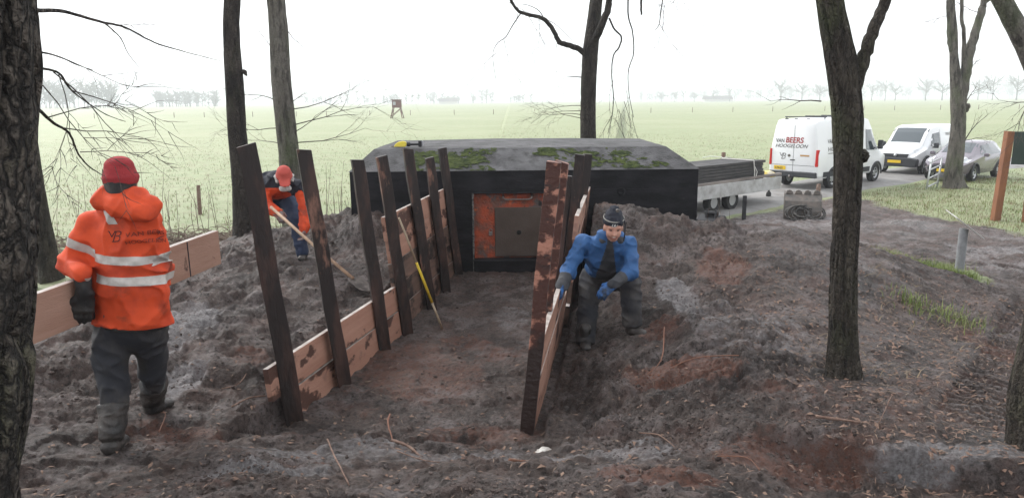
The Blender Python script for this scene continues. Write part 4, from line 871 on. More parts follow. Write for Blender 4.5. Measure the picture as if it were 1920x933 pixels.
# leaf and needle litter on the right-hand bank
M_leaf = mat('leaf_litter', (.10, .055, .040), .8, noise=(2, .35, .65), col2=(.20, .13, .095)); M_chipw = mat('wood_chips', (.26, .19, .14), .8, noise=(3, .4, .6), col2=(.13, .08, .06))
def litter(name, n, region, ln, wd, mat_, seed, label):
    g_ = np.random.default_rng(seed); x, y = region(g_, n); rdv, dv, lv = masks(x, y); inw = (x > wl(y) - .15) & (x < wr(y) + .2) & (y > 5); ok = ~((x > -2.3) & (x < 2.65) & (y > 10.2)); x, y = x[ok], y[ok]; k = len(x)
    a = g_.uniform(0, 6.28, k); L_ = ln * g_.uniform(.5, 1.5, k); W_ = wd * g_.uniform(.6, 1.3, k); dx = np.stack([np.cos(a), np.sin(a)], 1); e1x, e1y = x + dx[:, 0] * L_, y + dx[:, 1] * L_
    z0 = hza(x, y) + .006; z1 = hza(e1x, e1y) + .006; z1 = np.clip(z1, z0 - .4 * L_, z0 + .4 * L_); zm = (z0 + z1) / 2 + g_.uniform(0, .25, k) * L_
    p0 = np.stack([x, y, z0], 1); p1 = np.stack([e1x, e1y, z1], 1); pm = (p0 + p1) / 2; pm[:, 2] = zm; s_ = np.stack([-dx[:, 1], dx[:, 0], g_.uniform(-.4, .4, k)], 1) * W_[:, None] / 2
    V_ = np.stack([p0, pm + s_, p1, pm - s_], 1).reshape(-1, 3); b = np.arange(k)[:, None] * 4; F_ = np.concatenate([b + np.array([[0, 1, 3]]), b + np.array([[1, 2, 3]])])
    return tag(npmesh(name, V_, F_, mat_, smooth=False), label, 'litter', kind='stuff')
def reg_r(g_, n): y = 2.6 + 5.6 * g_.random(n) ** 1.1; return 1.9 + g_.random(n) ** .8 * (.62 * y + .6 - 1.0), y
def reg_all(g_, n): y = 2.4 * 4.2 ** g_.random(n); return g_.uniform(-.7, .7, n) * (y + .3), y
litter('leaf_litter', 2600, reg_r, .045, .022, M_leaf, 61, 'brown leaf litter on the bank round the forked tree')
litter('needle_litter', 5200, reg_r, .055, .005, M_chipw, 62, 'pale fallen stalks and needles on the bank round the forked tree')
litter('soil_fibres', 2200, reg_all, .045, .005, M_chipw, 63, 'scattered pale root fibres and chips on the dug soil')
litter('dark_leaf_scraps', 1500, reg_all, .04, .02, M_leaf, 64, 'scattered brown leaf scraps on the dug soil')
# single sticks and roots that can be picked out
M_stick = mat('weathered_stick', (.20, .13, .10), .85, noise=(14, .4, .65), col2=(.11, .06, .045), bump=.5); M_root = mat('orange_root', (.17, .08, .052), .8, noise=(12, .4, .65), col2=(.16, .07, .045))
def stick(pts, r, label, m_=None, name='stick'):
    r *= .72
    P = smooth_poly([Vector((p.x, p.y, hz(p.x, p.y) + r * .8 + dz_)) for p, dz_ in [(gnd(a, b, c), d) for a, b, c, d in pts]], 4); k = len(P)
    mm = MB(); rr_ = random.Random(len(label)); mm.tube([p - P[0] + Vector((rr_.uniform(-1, 1), rr_.uniform(-1, 1), 0)) * r * .3 for p in P], [r * (1 - .5 * i / k) * rr_.uniform(.85, 1.15) for i in range(k)], 8)
    o = mm.build(name, m_ or M_stick, smooth=True); o.location = P[0]; return tag(o, label, name)
stick([(1528, 793, .42, .02), (1570, 797, .42, .01), (1612, 799, .42, .01)], .016, 'broken brown stick with pale ends lying near the scarp')
stick([(735, 820, .2, .01), (760, 830, .22, .02), (790, 842, .25, .0)], .018, 'stout dark root lying at the trench mouth', M_stick, 'root')
stick([(731, 775, .12, .12), (728, 800, .15, .06), (738, 822, .2, .0)], .010, 'upright pinkish root sprouting at the trench mouth', M_root, 'root')
stick([(614, 825, .25, .05), (632, 865, .33, .02), (655, 905, .42, .0)], .010, 'grey twig lying in front of the trench mouth')
stick([(436, 780, .22, .02), (470, 763, .2, .03), (500, 748, .2, .02)], .010, 'pale crooked stick beside the outer end of the seven-post wall')
stick([(415, 722, .3, .01), (450, 712, .3, .02), (478, 692, .28, .03)], .007, 'thin brown stick on the mound behind the seven-post wall')
stick([(745, 850, .28, .01), (800, 858, .3, .02), (850, 864, .3, .0)], .006, 'long thin twig lying across the grey lip of the trench')
stick([(685, 718, .0, .01), (715, 715, .0, .01)], .008, 'short pale splinter on the trench floor', M_chipw)
stick([(1245, 625, .4, .12), (1240, 660, .4, .05), (1205, 690, .35, .0)], .008, 'bent orange root arching from the red soil', M_root, 'root')
stick([(1385, 675, .45, .02), (1300, 680, .42, .03), (1230, 692, .38, .0)], .007, 'long brown root lying across the red soil', M_root, 'root')
stick([(300, 830, .3, .10), (312, 800, .3, .15), (306, 770, .27, .02)], .005, 'thin orange root loop by the boots of the man carrying a board', M_root, 'root')
stick([(1660, 805, .42, .16), (1668, 775, .4, .1), (1640, 812, .42, .0)], .005, 'upright twig standing at the scarp')
stick([(1200, 800, .32, .01), (1235, 815, .35, .02), (1265, 830, .38, .0)], .008, 'grey stick on the soil beside the five-post wall')
stick([(1345, 850, .42, .03), (1400, 862, .42, .05), (1425, 878, .42, .0)], .005, 'thin pale root arching over red soil near the scarp', M_root, 'root')
o = stick([(955, 858, .35, .01), (985, 846, .33, .02)], .016, 'short pinkish stick at the foot of the patchy red post', M_root)
# crumpled pale scrap of sheet at the foot of the right wall
m = MB(); c = gnd(1010, 828, .2); c.z = hz(c.x, c.y); g2 = 7
V_ = [(i * .018 - .05 + .01 * rt.random() + j * .006, j * .012 - .04 + .012 * rt.random(), .004 + .03 * rt.random() * math.sin(math.pi * i / 6)) for j in range(g2) for i in range(g2)]
m.add(V_, [(j * g2 + i, j * g2 + i + 1, (j + 1) * g2 + i + 1, (j + 1) * g2 + i) for j in range(g2 - 1) for i in range(g2 - 1)])
o = m.build('scrap_sheet', mat('dirty_white_plastic', (.6, .58, .54), .5, noise=(20, .4, .7), col2=(.25, .22, .2)), smooth=True); o.location = c
sol = o.modifiers.new('thickness', 'SOLIDIFY'); sol.thickness = .004
tag(o, 'crumpled dirty white scrap at the foot of the five-post wall', 'scrap')

# ================================================================== PEOPLE
def E(a, b, r0, r1=None, right=(1, 0, 0), cap=1.0):
    """elliptical bone: from a to b with (half-width, half-depth) at each end"""
    r0 = r0 if hasattr(r0, '__len__') else (r0, r0); r1 = r0 if r1 is None else (r1 if hasattr(r1, '__len__') else (r1, r1))
    return (np.array(a, float), np.array(b, float), np.array(r0, float), np.array(r1, float), np.array(right, float), cap)
def sd(prim, P):
    a, b, r0, r1, right, cap = prim; ab = b - a; L2 = max(ab @ ab, 1e-9); t_ = np.clip(((P - a) @ ab) / L2, 0, 1); v = P - a - t_[..., None] * ab
    ax = ab / math.sqrt(L2) if L2 > 1e-8 else np.array([0, 0, 1.]); rt_ = right - ax * (right @ ax); rt_ = rt_ if np.linalg.norm(rt_) > .05 else np.array([0, 1., 0]) - ax * ax[1]; rt_ = rt_ / max(np.linalg.norm(rt_), 1e-6); fw_ = np.cross(ax, rt_)
    rx = r0[0] + (r1[0] - r0[0]) * t_; ry = r0[1] + (r1[1] - r0[1]) * t_; mn = np.minimum(rx, ry)
    k = np.sqrt(((v @ rt_) / rx) ** 2 + ((v @ fw_) / ry) ** 2 + ((v @ ax) / (mn * cap)) ** 2); return (k - 1) * mn
def field(prims, k, cuts=(), folds=0, ff=14., s=0, sub=()):
    def f(P):
        d = None
        for p in prims:
            q = sd(p, P)
            if d is None: d = q
            else: h = np.clip(.5 + .5 * (d - q) / k, 0, 1); d = d + (q - d) * h - k * h * (1 - h)
        for p in sub: q = -sd(p, P); h = np.clip(.5 - .5 * (d - q) / .008, 0, 1); d = d + (q - d) * h + .008 * h * (1 - h)
        if folds:
            nearb = np.abs(d) < .06; full = d; P0 = P; P = P[nearb]; d = d[nearb]
            w_ = vn3(P[..., 0] * ff + s, P[..., 1] * ff, P[..., 2] * ff * 1.7 + P[..., 0] * ff * .6, 300 + s); w2 = vn3(P[..., 0] * ff * .5, P[..., 1] * ff * .5 + s, P[..., 2] * ff * .6 - P[..., 0] * 5, 310 + s)
            r1_ = 1 - 2 * np.abs(w_ - .5); r2_ = 1 - 2 * np.abs(w2 - .5)
            d = d - folds * (1.1 * r1_ ** 3 + 1.5 * r2_ ** 4 - .75 + .35 * (vn3(P[..., 0] * ff * 4, P[..., 1] * ff * 4, P[..., 2] * ff * 4, 320 + s) - .5)); full[nearb] = d; d = full; P = P0
        for (o, n) in cuts:
            n = np.array(n, float); n /= np.linalg.norm(n); d = np.maximum(d, (P - np.array(o, float)) @ n)
        return d
    return f
def surface(f, prims, res=.010, pad=.05):
    lo = np.min([np.minimum(p[0] - max(p[2].max(), p[3].max()) * max(1, p[5]), p[1] - max(p[2].max(), p[3].max()) * max(1, p[5])) for p in prims], axis=0) - pad
    hi = np.max([np.maximum(p[0] + max(p[2].max(), p[3].max()) * max(1, p[5]), p[1] + max(p[2].max(), p[3].max()) * max(1, p[5])) for p in prims], axis=0) + pad
    n = np.ceil((hi - lo) / res).astype(int) + 1
    g = np.stack(np.meshgrid(*[lo[i] + res * np.arange(n[i]) for i in range(3)], indexing='ij'), -1)
    st = 4; nb_ = -(-n // st); ctr_ = lo + res * ((np.stack(np.meshgrid(*[np.arange(q) for q in nb_], indexing='ij'), -1) + .5) * st - .5)   # evaluate finely only in the blocks the surface passes through
    Dc = f(ctr_); up = lambda A: np.repeat(np.repeat(np.repeat(A, st, 0), st, 1), st, 2)[:n[0], :n[1], :n[2]]
    D = up(Dc).copy(); nearc = up(np.abs(Dc) < res * st * 1.25 + .03); D[nearc] = f(g[nearc]); S = D < 0
    cs = [(i, j, k) for i in (0, 1) for j in (0, 1) for k in (0, 1)]
    def sl(A, c): return A[c[0]:n[0] - 1 + c[0], c[1]:n[1] - 1 + c[1], c[2]:n[2] - 1 + c[2]]
    cnt = sum(sl(S, c).astype(int) for c in cs); act = (cnt > 0) & (cnt < 8)
    acc = np.zeros(act.shape + (3,)); num = np.zeros(act.shape)
    for a in cs:
        for ax in range(3):
            if a[ax]: continue
            b = list(a); b[ax] = 1; b = tuple(b); da = sl(D, a); db = sl(D, b); cr = (da < 0) != (db < 0); t_ = np.where(cr, da / np.where(cr, da - db, 1), 0)
            p = np.array(a, float); acc += np.where(cr[..., None], p + t_[..., None] * (np.array(b) - p), 0); num += cr
    ids = -np.ones(act.shape, int); w_ = np.argwhere(act); ids[act] = np.arange(len(w_)); V_ = lo + res * (w_ + (acc[act] / num[act][:, None]))
    Fs = []
    for ax in range(3):
        u, v = (ax + 1) % 3, (ax + 2) % 3
        A = np.take(S, np.arange(n[ax] - 1), ax); Bq = np.take(S, np.arange(1, n[ax]), ax); e = np.argwhere(A != Bq); e = e[(e[:, u] > 0) & (e[:, v] > 0) & (e[:, u] < n[u] - 1) & (e[:, v] < n[v] - 1)]
        flip = A[tuple(e.T)]
        def q(du, dv): i = e.copy(); i[:, u] -= du; i[:, v] -= dv; return ids[tuple(i.T)]
        Q = np.stack([q(1, 1), q(0, 1), q(0, 0), q(1, 0)], 1); Q[~flip] = Q[~flip][:, ::-1]; Fs.append(Q)
    return V_, np.concatenate(Fs)
def cloth(name, parent, prims, m_, k=.04, res=.010, cuts=(), folds=0, ff=14., s=0, sub=(), pick=None):
    V_, F_ = surface(field(prims, k, cuts, folds, ff, s, sub), prims, res)
    o = npmesh(name, V_ - np.array(parent.location), F_, m_, parent)
    if pick is not None:
        c = V_[F_].mean(axis=1); o.data.polygons.foreach_set('material_index', pick(c).astype(np.int32))
    return o, V_, F_
def hand(wrist, d, palm, curl=.5, size=1.0, thumb=1):
    """gloved hand: palm and five fingers. d: direction of the fingers, palm: direction the palm faces"""
    w_ = np.array(wrist, float); d = np.array(d, float); d /= np.linalg.norm(d); pn = np.array(palm, float); pn -= d * (pn @ d); pn /= np.linalg.norm(pn); sd_ = np.cross(d, pn) * thumb
    out = [E(w_, w_ + d * .085 * size, (.040 * size, .022 * size), (.046 * size, .018 * size), right=sd_)]
    for i, (off, ln) in enumerate(((.034, .072), (.012, .082), (-.011, .076), (-.033, .060))):
        b = w_ + d * .088 * size + sd_ * off * size; c1 = curl * (1 + .1 * i); m1 = b + (d * math.cos(c1) + pn * math.sin(c1)) * ln * .5 * size; m2 = m1 + (d * math.cos(c1 * 2.1) + pn * math.sin(c1 * 2.1)) * ln * .5 * size
        out += [E(b, m1, .0115 * size, .0105 * size), E(m1, m2, .0105 * size, .009 * size)]
    tb = w_ + d * .03 * size + sd_ * .036 * size; t1 = tb + (d * .6 + sd_ * .6 + pn * .4) * .045 * size; t2 = t1 + (d * .8 + sd_ * .1 + pn * .6) * .038 * size
    return out + [E(tb, t1, .015 * size, .012 * size), E(t1, t2, .012 * size, .010 * size)]
def V3(x, y, Y): return np.array(tuple(at(x, y, Y)))
def text_mesh(s, size, shear=0., bold=0.):
    cu = bpy.data.curves.new('lettering', 'FONT'); cu.body = s; cu.size = size; cu.shear = shear; cu.offset = bold; cu.align_x = 'LEFT'
    o = bpy.data.objects.new('lettering', cu); C.objects.link(o); dg = bpy.context.evaluated_depsgraph_get(); me = bpy.data.meshes.new_from_object(o.evaluated_get(dg)); bpy.data.objects.remove(o); bpy.data.curves.remove(cu)
    bm = bmesh.new(); bm.from_mesh(me); bmesh.ops.triangulate(bm, faces=bm.faces)
    for _ in range(1): bmesh.ops.subdivide_edges(bm, edges=[e for e in bm.edges if e.calc_length() > size * .35], cuts=1)
    bmesh.ops.triangulate(bm, faces=bm.faces)
    v = [(p.co.x, p.co.y) for p in bm.verts]; bm.verts.index_update(); f = [[q.index for q in p.verts] for p in bm.faces]; bm.free(); bpy.data.meshes.remove(me); return v, f
def bvh_of(V_, F_): return BVHTree.FromPolygons([tuple(p) for p in V_], [tuple(f) for f in F_])
def decal(name, parent, bvh, v2, f2, o, u, v, cast, m_, off=.004, local=False):
    o = Vector(o); u = Vector(u); v = Vector(v); cast = Vector(cast).normalized(); out = []
    for (a, b) in v2:
        p = o + u * a + v * b; hit = bvh.ray_cast(p - cast * .6, cast, 3.0)
        out.append((hit[0] - cast * off) if hit[0] is not None else None)
    good = [p for p in out if p is not None]
    if not good: return None
    ref = sum((cast.dot(p) for p in good)) / len(good)
    out = [p if p is not None else (o + u * a + v * b) + cast * (ref - cast.dot(o + u * a + v * b)) for p, (a, b) in zip(out, v2)]
    me = bpy.data.meshes.new(name); base = Vector((0, 0, 0)) if local else Vector(parent['_base'] if '_base' in parent else parent.location)
    me.from_pydata([tuple(p - base) for p in out], [], f2); me.update(); return link(name, me, m_, parent)
def grid2(w_, h_, nx=12, ny=8, f=None):
    v = []; 
    for j in range(ny + 1):
        for i in range(nx + 1):
            p = (w_ * i / nx, h_ * j / ny); v.append(f(i / nx, j / ny) if f else p)
    return v, [(j * (nx + 1) + i, j * (nx + 1) + i + 1, (j + 1) * (nx + 1) + i + 1, (j + 1) * (nx + 1) + i) for j in range(ny) for i in range(nx)]
def VB(k, th=.09):
    """the firm's mark: a V and a B joined on a slant; strokes as flat strips"""
    v = []; f = []
    def st(P):
        for a, b in zip(P[:-1], P[1:]):
            a = np.array(a); b = np.array(b); d = b - a; d = d / np.linalg.norm(d); n = np.array((-d[1], d[0])) * th / 2; o = len(v)
            a = a - d * th * .2; b = b + d * th * .2; v.extend([tuple((a + n) * k), tuple((a - n) * k), tuple((b - n) * k), tuple((b + n) * k)]); f.append((o, o + 1, o + 2, o + 3))
    st([(-.55, 1.0), (-.45, .98), (-.22, .45), (.12, .98)]); st([(.22, .95), (-.12, 0)])
    st([(.05, .95), (.50, .95), (.66, .86), (.64, .70), (.48, .55), (.18, .52)]); st([(.40, .53), (.58, .42), (.56, .20), (.40, .04), (.10, 0), (-.22, 0)])
    return v, f
def boot(a, toe, r=.052):
    a = np.array(a); toe = np.array(toe); return [E(a + (0, 0, .25), a + (0, 0, .06), .062, .055), E(a + (0, 0, .045), toe + (0, 0, .03), (.048, .042), (.048, .030), right=(1, 0, 0))]
M_skin = mat('skin', (.50, .27, .20), .5, noise=(30, .4, .7), col2=(.42, .20, .15), spec=.4)
M_orange = mat('orange_workwear', (.62, .066, .014), .75, noise=(5, .48, .7), col2=(.42, .042, .014), bump=.25, bscale=220)
layer(M_orange, (.10, .035, .022), 6, .57, .72, fac=.7)
M_refl = mat('dirty_reflective_tape', (.50, .47, .44), .45, noise=(12, .4, .7), col2=(.30, .26, .23))
M_navy = mat('dark_navy_cloth', (.014, .016, .026), .85, noise=(6, .4, .7), col2=(.03, .032, .042), bump=.25, bscale=180)
M_trs = mat('muddy_dark_trousers', (.020, .021, .027), .8, noise=(5, .42, .68), col2=(.060, .054, .051), bump=.25, bscale=160)
M_boot = mat('muddy_rubber_boots', (.022, .021, .021), .5, noise=(6, .38, .65), col2=(.085, .073, .066), bump=.3, bscale=60)
M_black = mat('black_rubber', (.016, .016, .017), .5, noise=(9, .45, .7), col2=(.05, .046, .042), bump=.2)
M_redhat = mat('red_knit', (.36, .035, .04), .9, noise=(9, .4, .7), col2=(.27, .025, .03), bump=.5, bscale=150, stretch=(1, 1, 3))
M_blue = mat('blue_workwear', (.030, .105, .27), .7, noise=(5, .42, .72), col2=(.018, .06, .16), bump=.25, bscale=200); layer(M_blue, (.03, .035, .05), 6, .62, .75, fac=.7)
M_grey = mat('charcoal_cloth', (.030, .032, .038), .8, noise=(6, .4, .7), col2=(.065, .065, .07), bump=.25, bscale=180)
M_cap = mat('faded_red_cap', (.45, .075, .055), .8, noise=(8, .4, .7), col2=(.36, .055, .045), bump=.3, bscale=200)
M_hair = mat('white_hair', (.62, .60, .57), .8, noise=(40, .4, .6), col2=(.42, .40, .38), bump=.8, bscale=120)
M_jean = mat('dark_blue_jeans', (.022, .035, .075), .85, noise=(7, .4, .7), col2=(.045, .055, .09), bump=.25, bscale=180)
M_ink = mat('dark_print', (.05, .012, .012), .7); M_ink2 = mat('worn_print', (.17, .022, .012), .7)

# ---- man in orange carrying a board (seen from behind)
f1, f2 = gnd(212, 842, .30), gnd(289, 768, .27)
for f_ in (f1, f2): f_.z = hz(f_.x, f_.y) - .02
p1 = empty('person', ((f1.x + f2.x) / 2, 4.6, min(f1.z, f2.z)), 0, 'man in orange high-visibility jacket and red knit hat carrying a long board', 'person')
YT = 4.52
hd = V3(226, 332, YT); nk = V3(228, 372, YT); sh_l = V3(168, 418, YT - .02); sh_r = V3(283, 412, YT + .04); ch = V3(230, 440, YT); wa = V3(243, 540, YT - .02); hm = V3(245, 615, YT - .02); hipl = V3(208, 606, YT - .02); hipr = V3(280, 606, YT + .02)
knl = V3(212, 715, YT - .08); knr = V3(287, 690, YT + .18); ankl = np.array((f1.x, f1.y, f1.z + .06)); ankr = np.array((f2.x, f2.y, f2.z + .06))
ell = V3(135, 492, YT - .06); wrl = V3(152, 512, YT - .20); elr = V3(299, 510, YT + .08); wrr = V3(290, 545, YT + .34)
body = [E(hd + (0, 0, -.01), hd + (0, 0, .05), (.078, .095), (.075, .092)), E(hd + (0, .06, -.05), hd + (0, .03, -.09), (.055, .05), (.05, .05)), E(nk + (0, .02, -.06), hd, .055, .055), E(nk + (0, 0, -.1), ch, (.15, .09), (.15, .10)), E(ch, hm, (.15, .10), (.14, .10)),
        E(sh_l, ell, .045, .04), E(ell, wrl, .04, .03), E(sh_r, elr, .045, .04), E(elr, wrr, .04, .03), E(hipl, knl, .07, .05), E(knl, ankl, .05, .035), E(hipr, knr, .07, .05), E(knr, ankr, .05, .035)]
cloth('body', p1, body, M_skin, k=.05, res=.014)
jack = [E(nk + (.0, .0, -.04), ch, (.12, .10), (.190, .125)), E(ch, wa, (.190, .125), (.215, .135)), E(wa, hm + (0, 0, -.04), (.215, .135), (.240, .150)), E(sh_l, sh_r, .062, .062), E(sh_l, ell, (.074, .078), (.066, .066)), E(ell, wrl, .066, .056), E(sh_r, elr, .070, .062), E(elr, wrr, .062, .052), E(nk + (-.06, 0, -.005), nk + (.06, 0, -.005), .06, .06)]
o_, JV, JF = cloth('jacket', p1, jack, M_orange, k=.045, res=.0085, cuts=[(hm + (0, 0, .035), (-.06, 0, -1))], folds=.017, ff=7, s=3)
hood = [E(V3(188, 378, YT - .09), V3(285, 384, YT - .07), (.055, .05), (.06, .05), right=(0, 0, 1)), E(V3(218, 388, YT - .12), V3(270, 402, YT - .13), .055, .05), E(V3(200, 366, YT - .04), V3(262, 366, YT - .03), .055, .052)]
cloth('hood', p1, hood, M_orange, k=.05, res=.0085, folds=.007, ff=10, s=6)
jb = bvh_of(JV, JF); pb = Vector(p1.location)
# lining hem
cloth('jacket_lining', p1, [E(wa, hm + (0, 0, -.05), (.195, .118), (.222, .135))], M_black, k=.04, res=.012, cuts=[(hm + (0, 0, .012), (-.06, 0, -1)), (wa + (0, 0, -.1), (0, 0, 1))])
def jband(name, plane_o, n1, wd, sel, off=.003):
    bm = bmesh.new(); vs = [bm.verts.new(tuple(p)) for p in JV]; 
    n1 = Vector(n1).normalized(); po = Vector(plane_o); keep = [f for f in JF if all(sel(JV[i]) and abs((Vector(JV[i]) - po).dot(n1)) < wd + .03 for i in f)]
    for f in keep:
        try: bm.faces.new([vs[i] for i in f])
        except ValueError: pass
    bmesh.ops.delete(bm, geom=[v for v in bm.verts if not v.link_faces], context='VERTS')
    for sgn in (1, -1):
        g_ = list(bm.verts) + list(bm.edges) + list(bm.faces); bmesh.ops.bisect_plane(bm, geom=g_, plane_co=po + n1 * sgn * wd / 2, plane_no=n1 * sgn, clear_outer=True)
    bm.normal_update()
    for v in bm.verts: v.co += v.normal * off
    me = bpy.data.meshes.new(name); bm.to_mesh(me); bm.free()
    for v in me.vertices: v.co -= pb
    return link(name, me, M_refl, p1, True)
xl, xr = sh_l[0] + .055, sh_r[0] - .03
tor = lambda p: (p[1] < YT + .1) and (p[0] > xl + .0) and (p[0] < xr + .16)
for py_ in (487, 524): jband('reflective_band', V3(238, py_ - 1, YT - .1), (.085, 0, 1), .050, tor)
armL = lambda p: p[0] < xl + .02 - (.02 if p[2] > sh_l[2] else 0)
jband('reflective_band', (sh_l + ell) / 2 + (0, 0, -.01), tuple((ell - sh_l)), .052, armL)
jband('reflective_band', (sh_r + elr) / 2 + (0, 0, -.06), tuple((elr - sh_r)), .052, lambda p: p[0] > xr + .055)
def strap(u, v): return ((u - .5) * .05 + .055 * v, v * .115)
v2, f2_ = grid2(1, 1, 6, 14, strap)
decal('reflective_strap', p1, jb, [(a, -b) for a, b in v2], f2_, V3(178, 388, YT - .2), (1, 0, 0), (0, 0, 1), (0, 1, 0), M_refl, .004)
v2, f2_ = VB(.062); decal('logo', p1, jb, v2, f2_, V3(205, 456, YT - .2), (1, 0, .03), (0, 0, 1), (0, 1, 0), M_ink, .004)
for s_, dy, sz in (('VAN BEERS', 443, .036), ('HOOGELOON', 457, .030)):
    v2, f2_ = text_mesh(s_, sz, 0, .0003); decal('lettering', p1, jb, v2, f2_, V3(226, dy + 5, YT - .2), (1.12, 0, .02), (0, 0, 1), (0, 1, 0), M_ink2, .004)
cloth('knit_hat', p1, [E(hd + (0, 0, .015), hd + (0, 0, .066), (.094, .108), (.080, .090), cap=.75), E(hd + (0, 0, -.028), hd + (0, 0, .0), (.095, .108), (.097, .110), cap=.3)], M_redhat, k=.02, res=.008, cuts=[(hd + (0, 0, -.052), (0, .25, -1))], folds=.002, ff=30)
cloth('hair', p1, [E(hd + (0, -.02, -.085), hd + (0, -.01, -.02), (.082, .09), (.09, .10))], M_black, k=.02, res=.01)
cloth('trousers', p1, [E(hm + (0, 0, .05), (hipl + hipr) / 2 + (0, 0, -.06), (.185, .125), (.175, .12)), E(hipl, knl, (.108, .115), (.085, .09)), E(knl, knl + (ankl - knl) * .35, (.085, .09), (.075, .08)), E(hipr, knr, (.105, .115), (.083, .09)), E(knr, knr + (ankr - knr) * .35, (.083, .09), (.073, .08))], M_trs, k=.03, res=.010, folds=.015, ff=8, s=9)
for a_, tx in ((ankl, (-.01, .13, 0)), (ankr, (.05, .12, 0))):
    kk = knl if a_ is ankl else knr
    cloth('boot', p1, [E(a_ + (kk - a_) * .62, a_ + (0, 0, .05), (.088, .092), (.070, .078), cap=.3), E(a_ + (0, -.03, 0), a_ + np.array(tx) + (0, 0, -.02), (.052, .045), (.052, .032))], M_boot, k=.03, res=.009, folds=.006, ff=13)
cloth('glove', p1, [E(wrl + (.0, .0, -.03), wrl + (.01, .0, -.12), (.046, .044), (.046, .04))] + hand(wrl + (.01, .0, -.12), (-.22, .0, -1), (-.6, 1, 0), .18, 1.25, -1), M_black, k=.018, res=.007, folds=.004, ff=16)
cloth('glove', p1, hand(wrr, (-.3, .9, -.3), (-.8, 0, -1), .6, 1.1, 1), M_black, k=.014, res=.008)
# the board under his arm
def zc_pt(px, py, zc): q = _ray(px, py) * zc; return Vector((q[0], q[1], q[2] + CAMH))
bA_, bB_ = zc_pt(22, 612, 4.05), zc_pt(407, 463, 5.95)
bc = (bA_ + bB_) / 2; dirb = (bB_ - bA_).normalized(); m = MB(); upb = Vector((0, 0, 1)); upb = (upb - dirb * upb.dot(dirb)).normalized(); nb = dirb.cross(upb)
for k_ in (0,):
    L_ = (bB_ - bA_).length; hh = .135; V_ = []
    for e_ in (-1, 1):
        for w2 in (-1, 1):
            for h2 in (-1, 1): V_.append(dirb * e_ * L_ / 2 + nb * w2 * .024 + upb * h2 * hh)
    m.add(V_, [(0, 1, 3, 2), (4, 6, 7, 5), (0, 4, 5, 1), (2, 3, 7, 6), (0, 2, 6, 4), (1, 5, 7, 3)])
M_board2 = mat('clean_pink_board', (.40, .245, .185), .65, noise=(4, .35, .7), col2=(.31, .175, .125), bump=.3, bscale=60, stretch=(.4, .3, 3)); layer(M_board2, (.06, .03, .022), 3.2, .62, .66, fac=.9)
o_ = m.build('board', [M_board2, M_end], bevel=.002); o_.location = bc
for p in o_.data.polygons:
    if p.normal.z > .8: p.material_index = 1
tag(o_, 'long wooden board under the arm of the man in orange', 'board')
m = MB(); q_ = zc_pt(351, 484, 5.55) - bc; q_ = dirb * q_.dot(dirb); m.box(q_ - nb * -.026 * 0, (.004, .004, .004)); 
mm = MB(); fc = q_ + nb * (.0255 if nb.x > 0 else -.0255); mm.bar(fc - upb * .132, fc + upb * .132, .009, .003, side=tuple(dirb)); mm.build('end_joint', M_navy, o_)

# ---- man in blue bending over the loose board (facing the camera)
g1, g2_ = gnd(1098, 648, .1), gnd(1186, 625, .24); g1.z = hz(g1.x, g1.y) - .02; g2_.z = hz(g2_.x, g2_.y) - .02
p2 = empty('person', ((g1.x + g2_.x) / 2, 7.1, min(g1.z, g2_.z)), 0, 'smiling man in blue work jacket and black hat bending over the loose board', 'person')
hd = V3(1150, 424, 6.62); nk = V3(1146, 448, 6.80); sl = V3(1090, 456, 6.90); sr = V3(1181, 458, 6.88); ch = V3(1134, 480, 6.95); wa = V3(1136, 512, 7.14); hl = V3(1108, 520, 7.25); hr = V3(1164, 522, 7.24)
el = V3(1067, 508, 6.74); wl_ = V3(1053, 538, 6.58); er = V3(1184, 510, 6.70); wr_ = V3(1150, 533, 6.55); kl = V3(1101, 585, 7.02); kr = V3(1181, 530, 6.83); al = np.array((g1.x, g1.y + .03, g1.z + .07)); ar = np.array((g2_.x, g2_.y + .05, g2_.z + .07))
fwd = np.array((.0, -.93, -.28)); upv = np.array((.03, -.28, .93)); upv /= np.linalg.norm(upv); fwd /= np.linalg.norm(fwd); rv_ = np.cross(upv, fwd); rv_ /= np.linalg.norm(rv_)
def hp(x, f_, u_): return hd + rv_ * x + fwd * f_ + upv * u_
body = [E(hp(0, -.02, .03), hp(0, -.01, .06), (.078, .098), (.075, .095), right=rv_), E(hp(0, .045, -.06), hp(0, .045, -.095), (.052, .048), (.038, .036), right=rv_), E(hp(0, .03, -.03), hp(0, .03, .03), (.066, .062), (.066, .062), right=rv_),
        E(hp(0, .092, .005), hp(0, .112, -.035), .011, .016), E(hp(-.035, .07, -.035), hp(-.03, .072, -.05), .026, .024), E(hp(.035, .07, -.035), hp(.03, .072, -.05), .026, .024), E(hp(-.045, .082, .022), hp(.045, .082, .022), .012, .012), E(hp(-.079, .0, -.01), hp(-.082, -.01, -.045), (.010, .022), (.008, .016), right=rv_), E(hp(.079, .0, -.01), hp(.082, -.01, -.045), (.010, .022), (.008, .016), right=rv_),
        E(nk, hd, .055, .055), E(nk, ch, (.1, .08), (.14, .09)), E(ch, wa, (.14, .09), (.13, .09)), E(wa, (hl + hr) / 2, (.13, .09), (.13, .09)), E(sl, el, .045, .038), E(el, wl_, .036, .028), E(sr, er, .045, .038), E(er, wr_, .036, .028), E(hl, kl, .065, .05), E(kl, al, .045, .035), E(hr, kr, .065, .05), E(kr, ar, .045, .035)]
cloth('body', p2, body, M_skin, k=.022, res=.0085, sub=[E(hp(-.032, .098, .004), hp(-.03, .098, .004), .010), E(hp(.032, .098, .004), hp(.03, .098, .004), .010)])
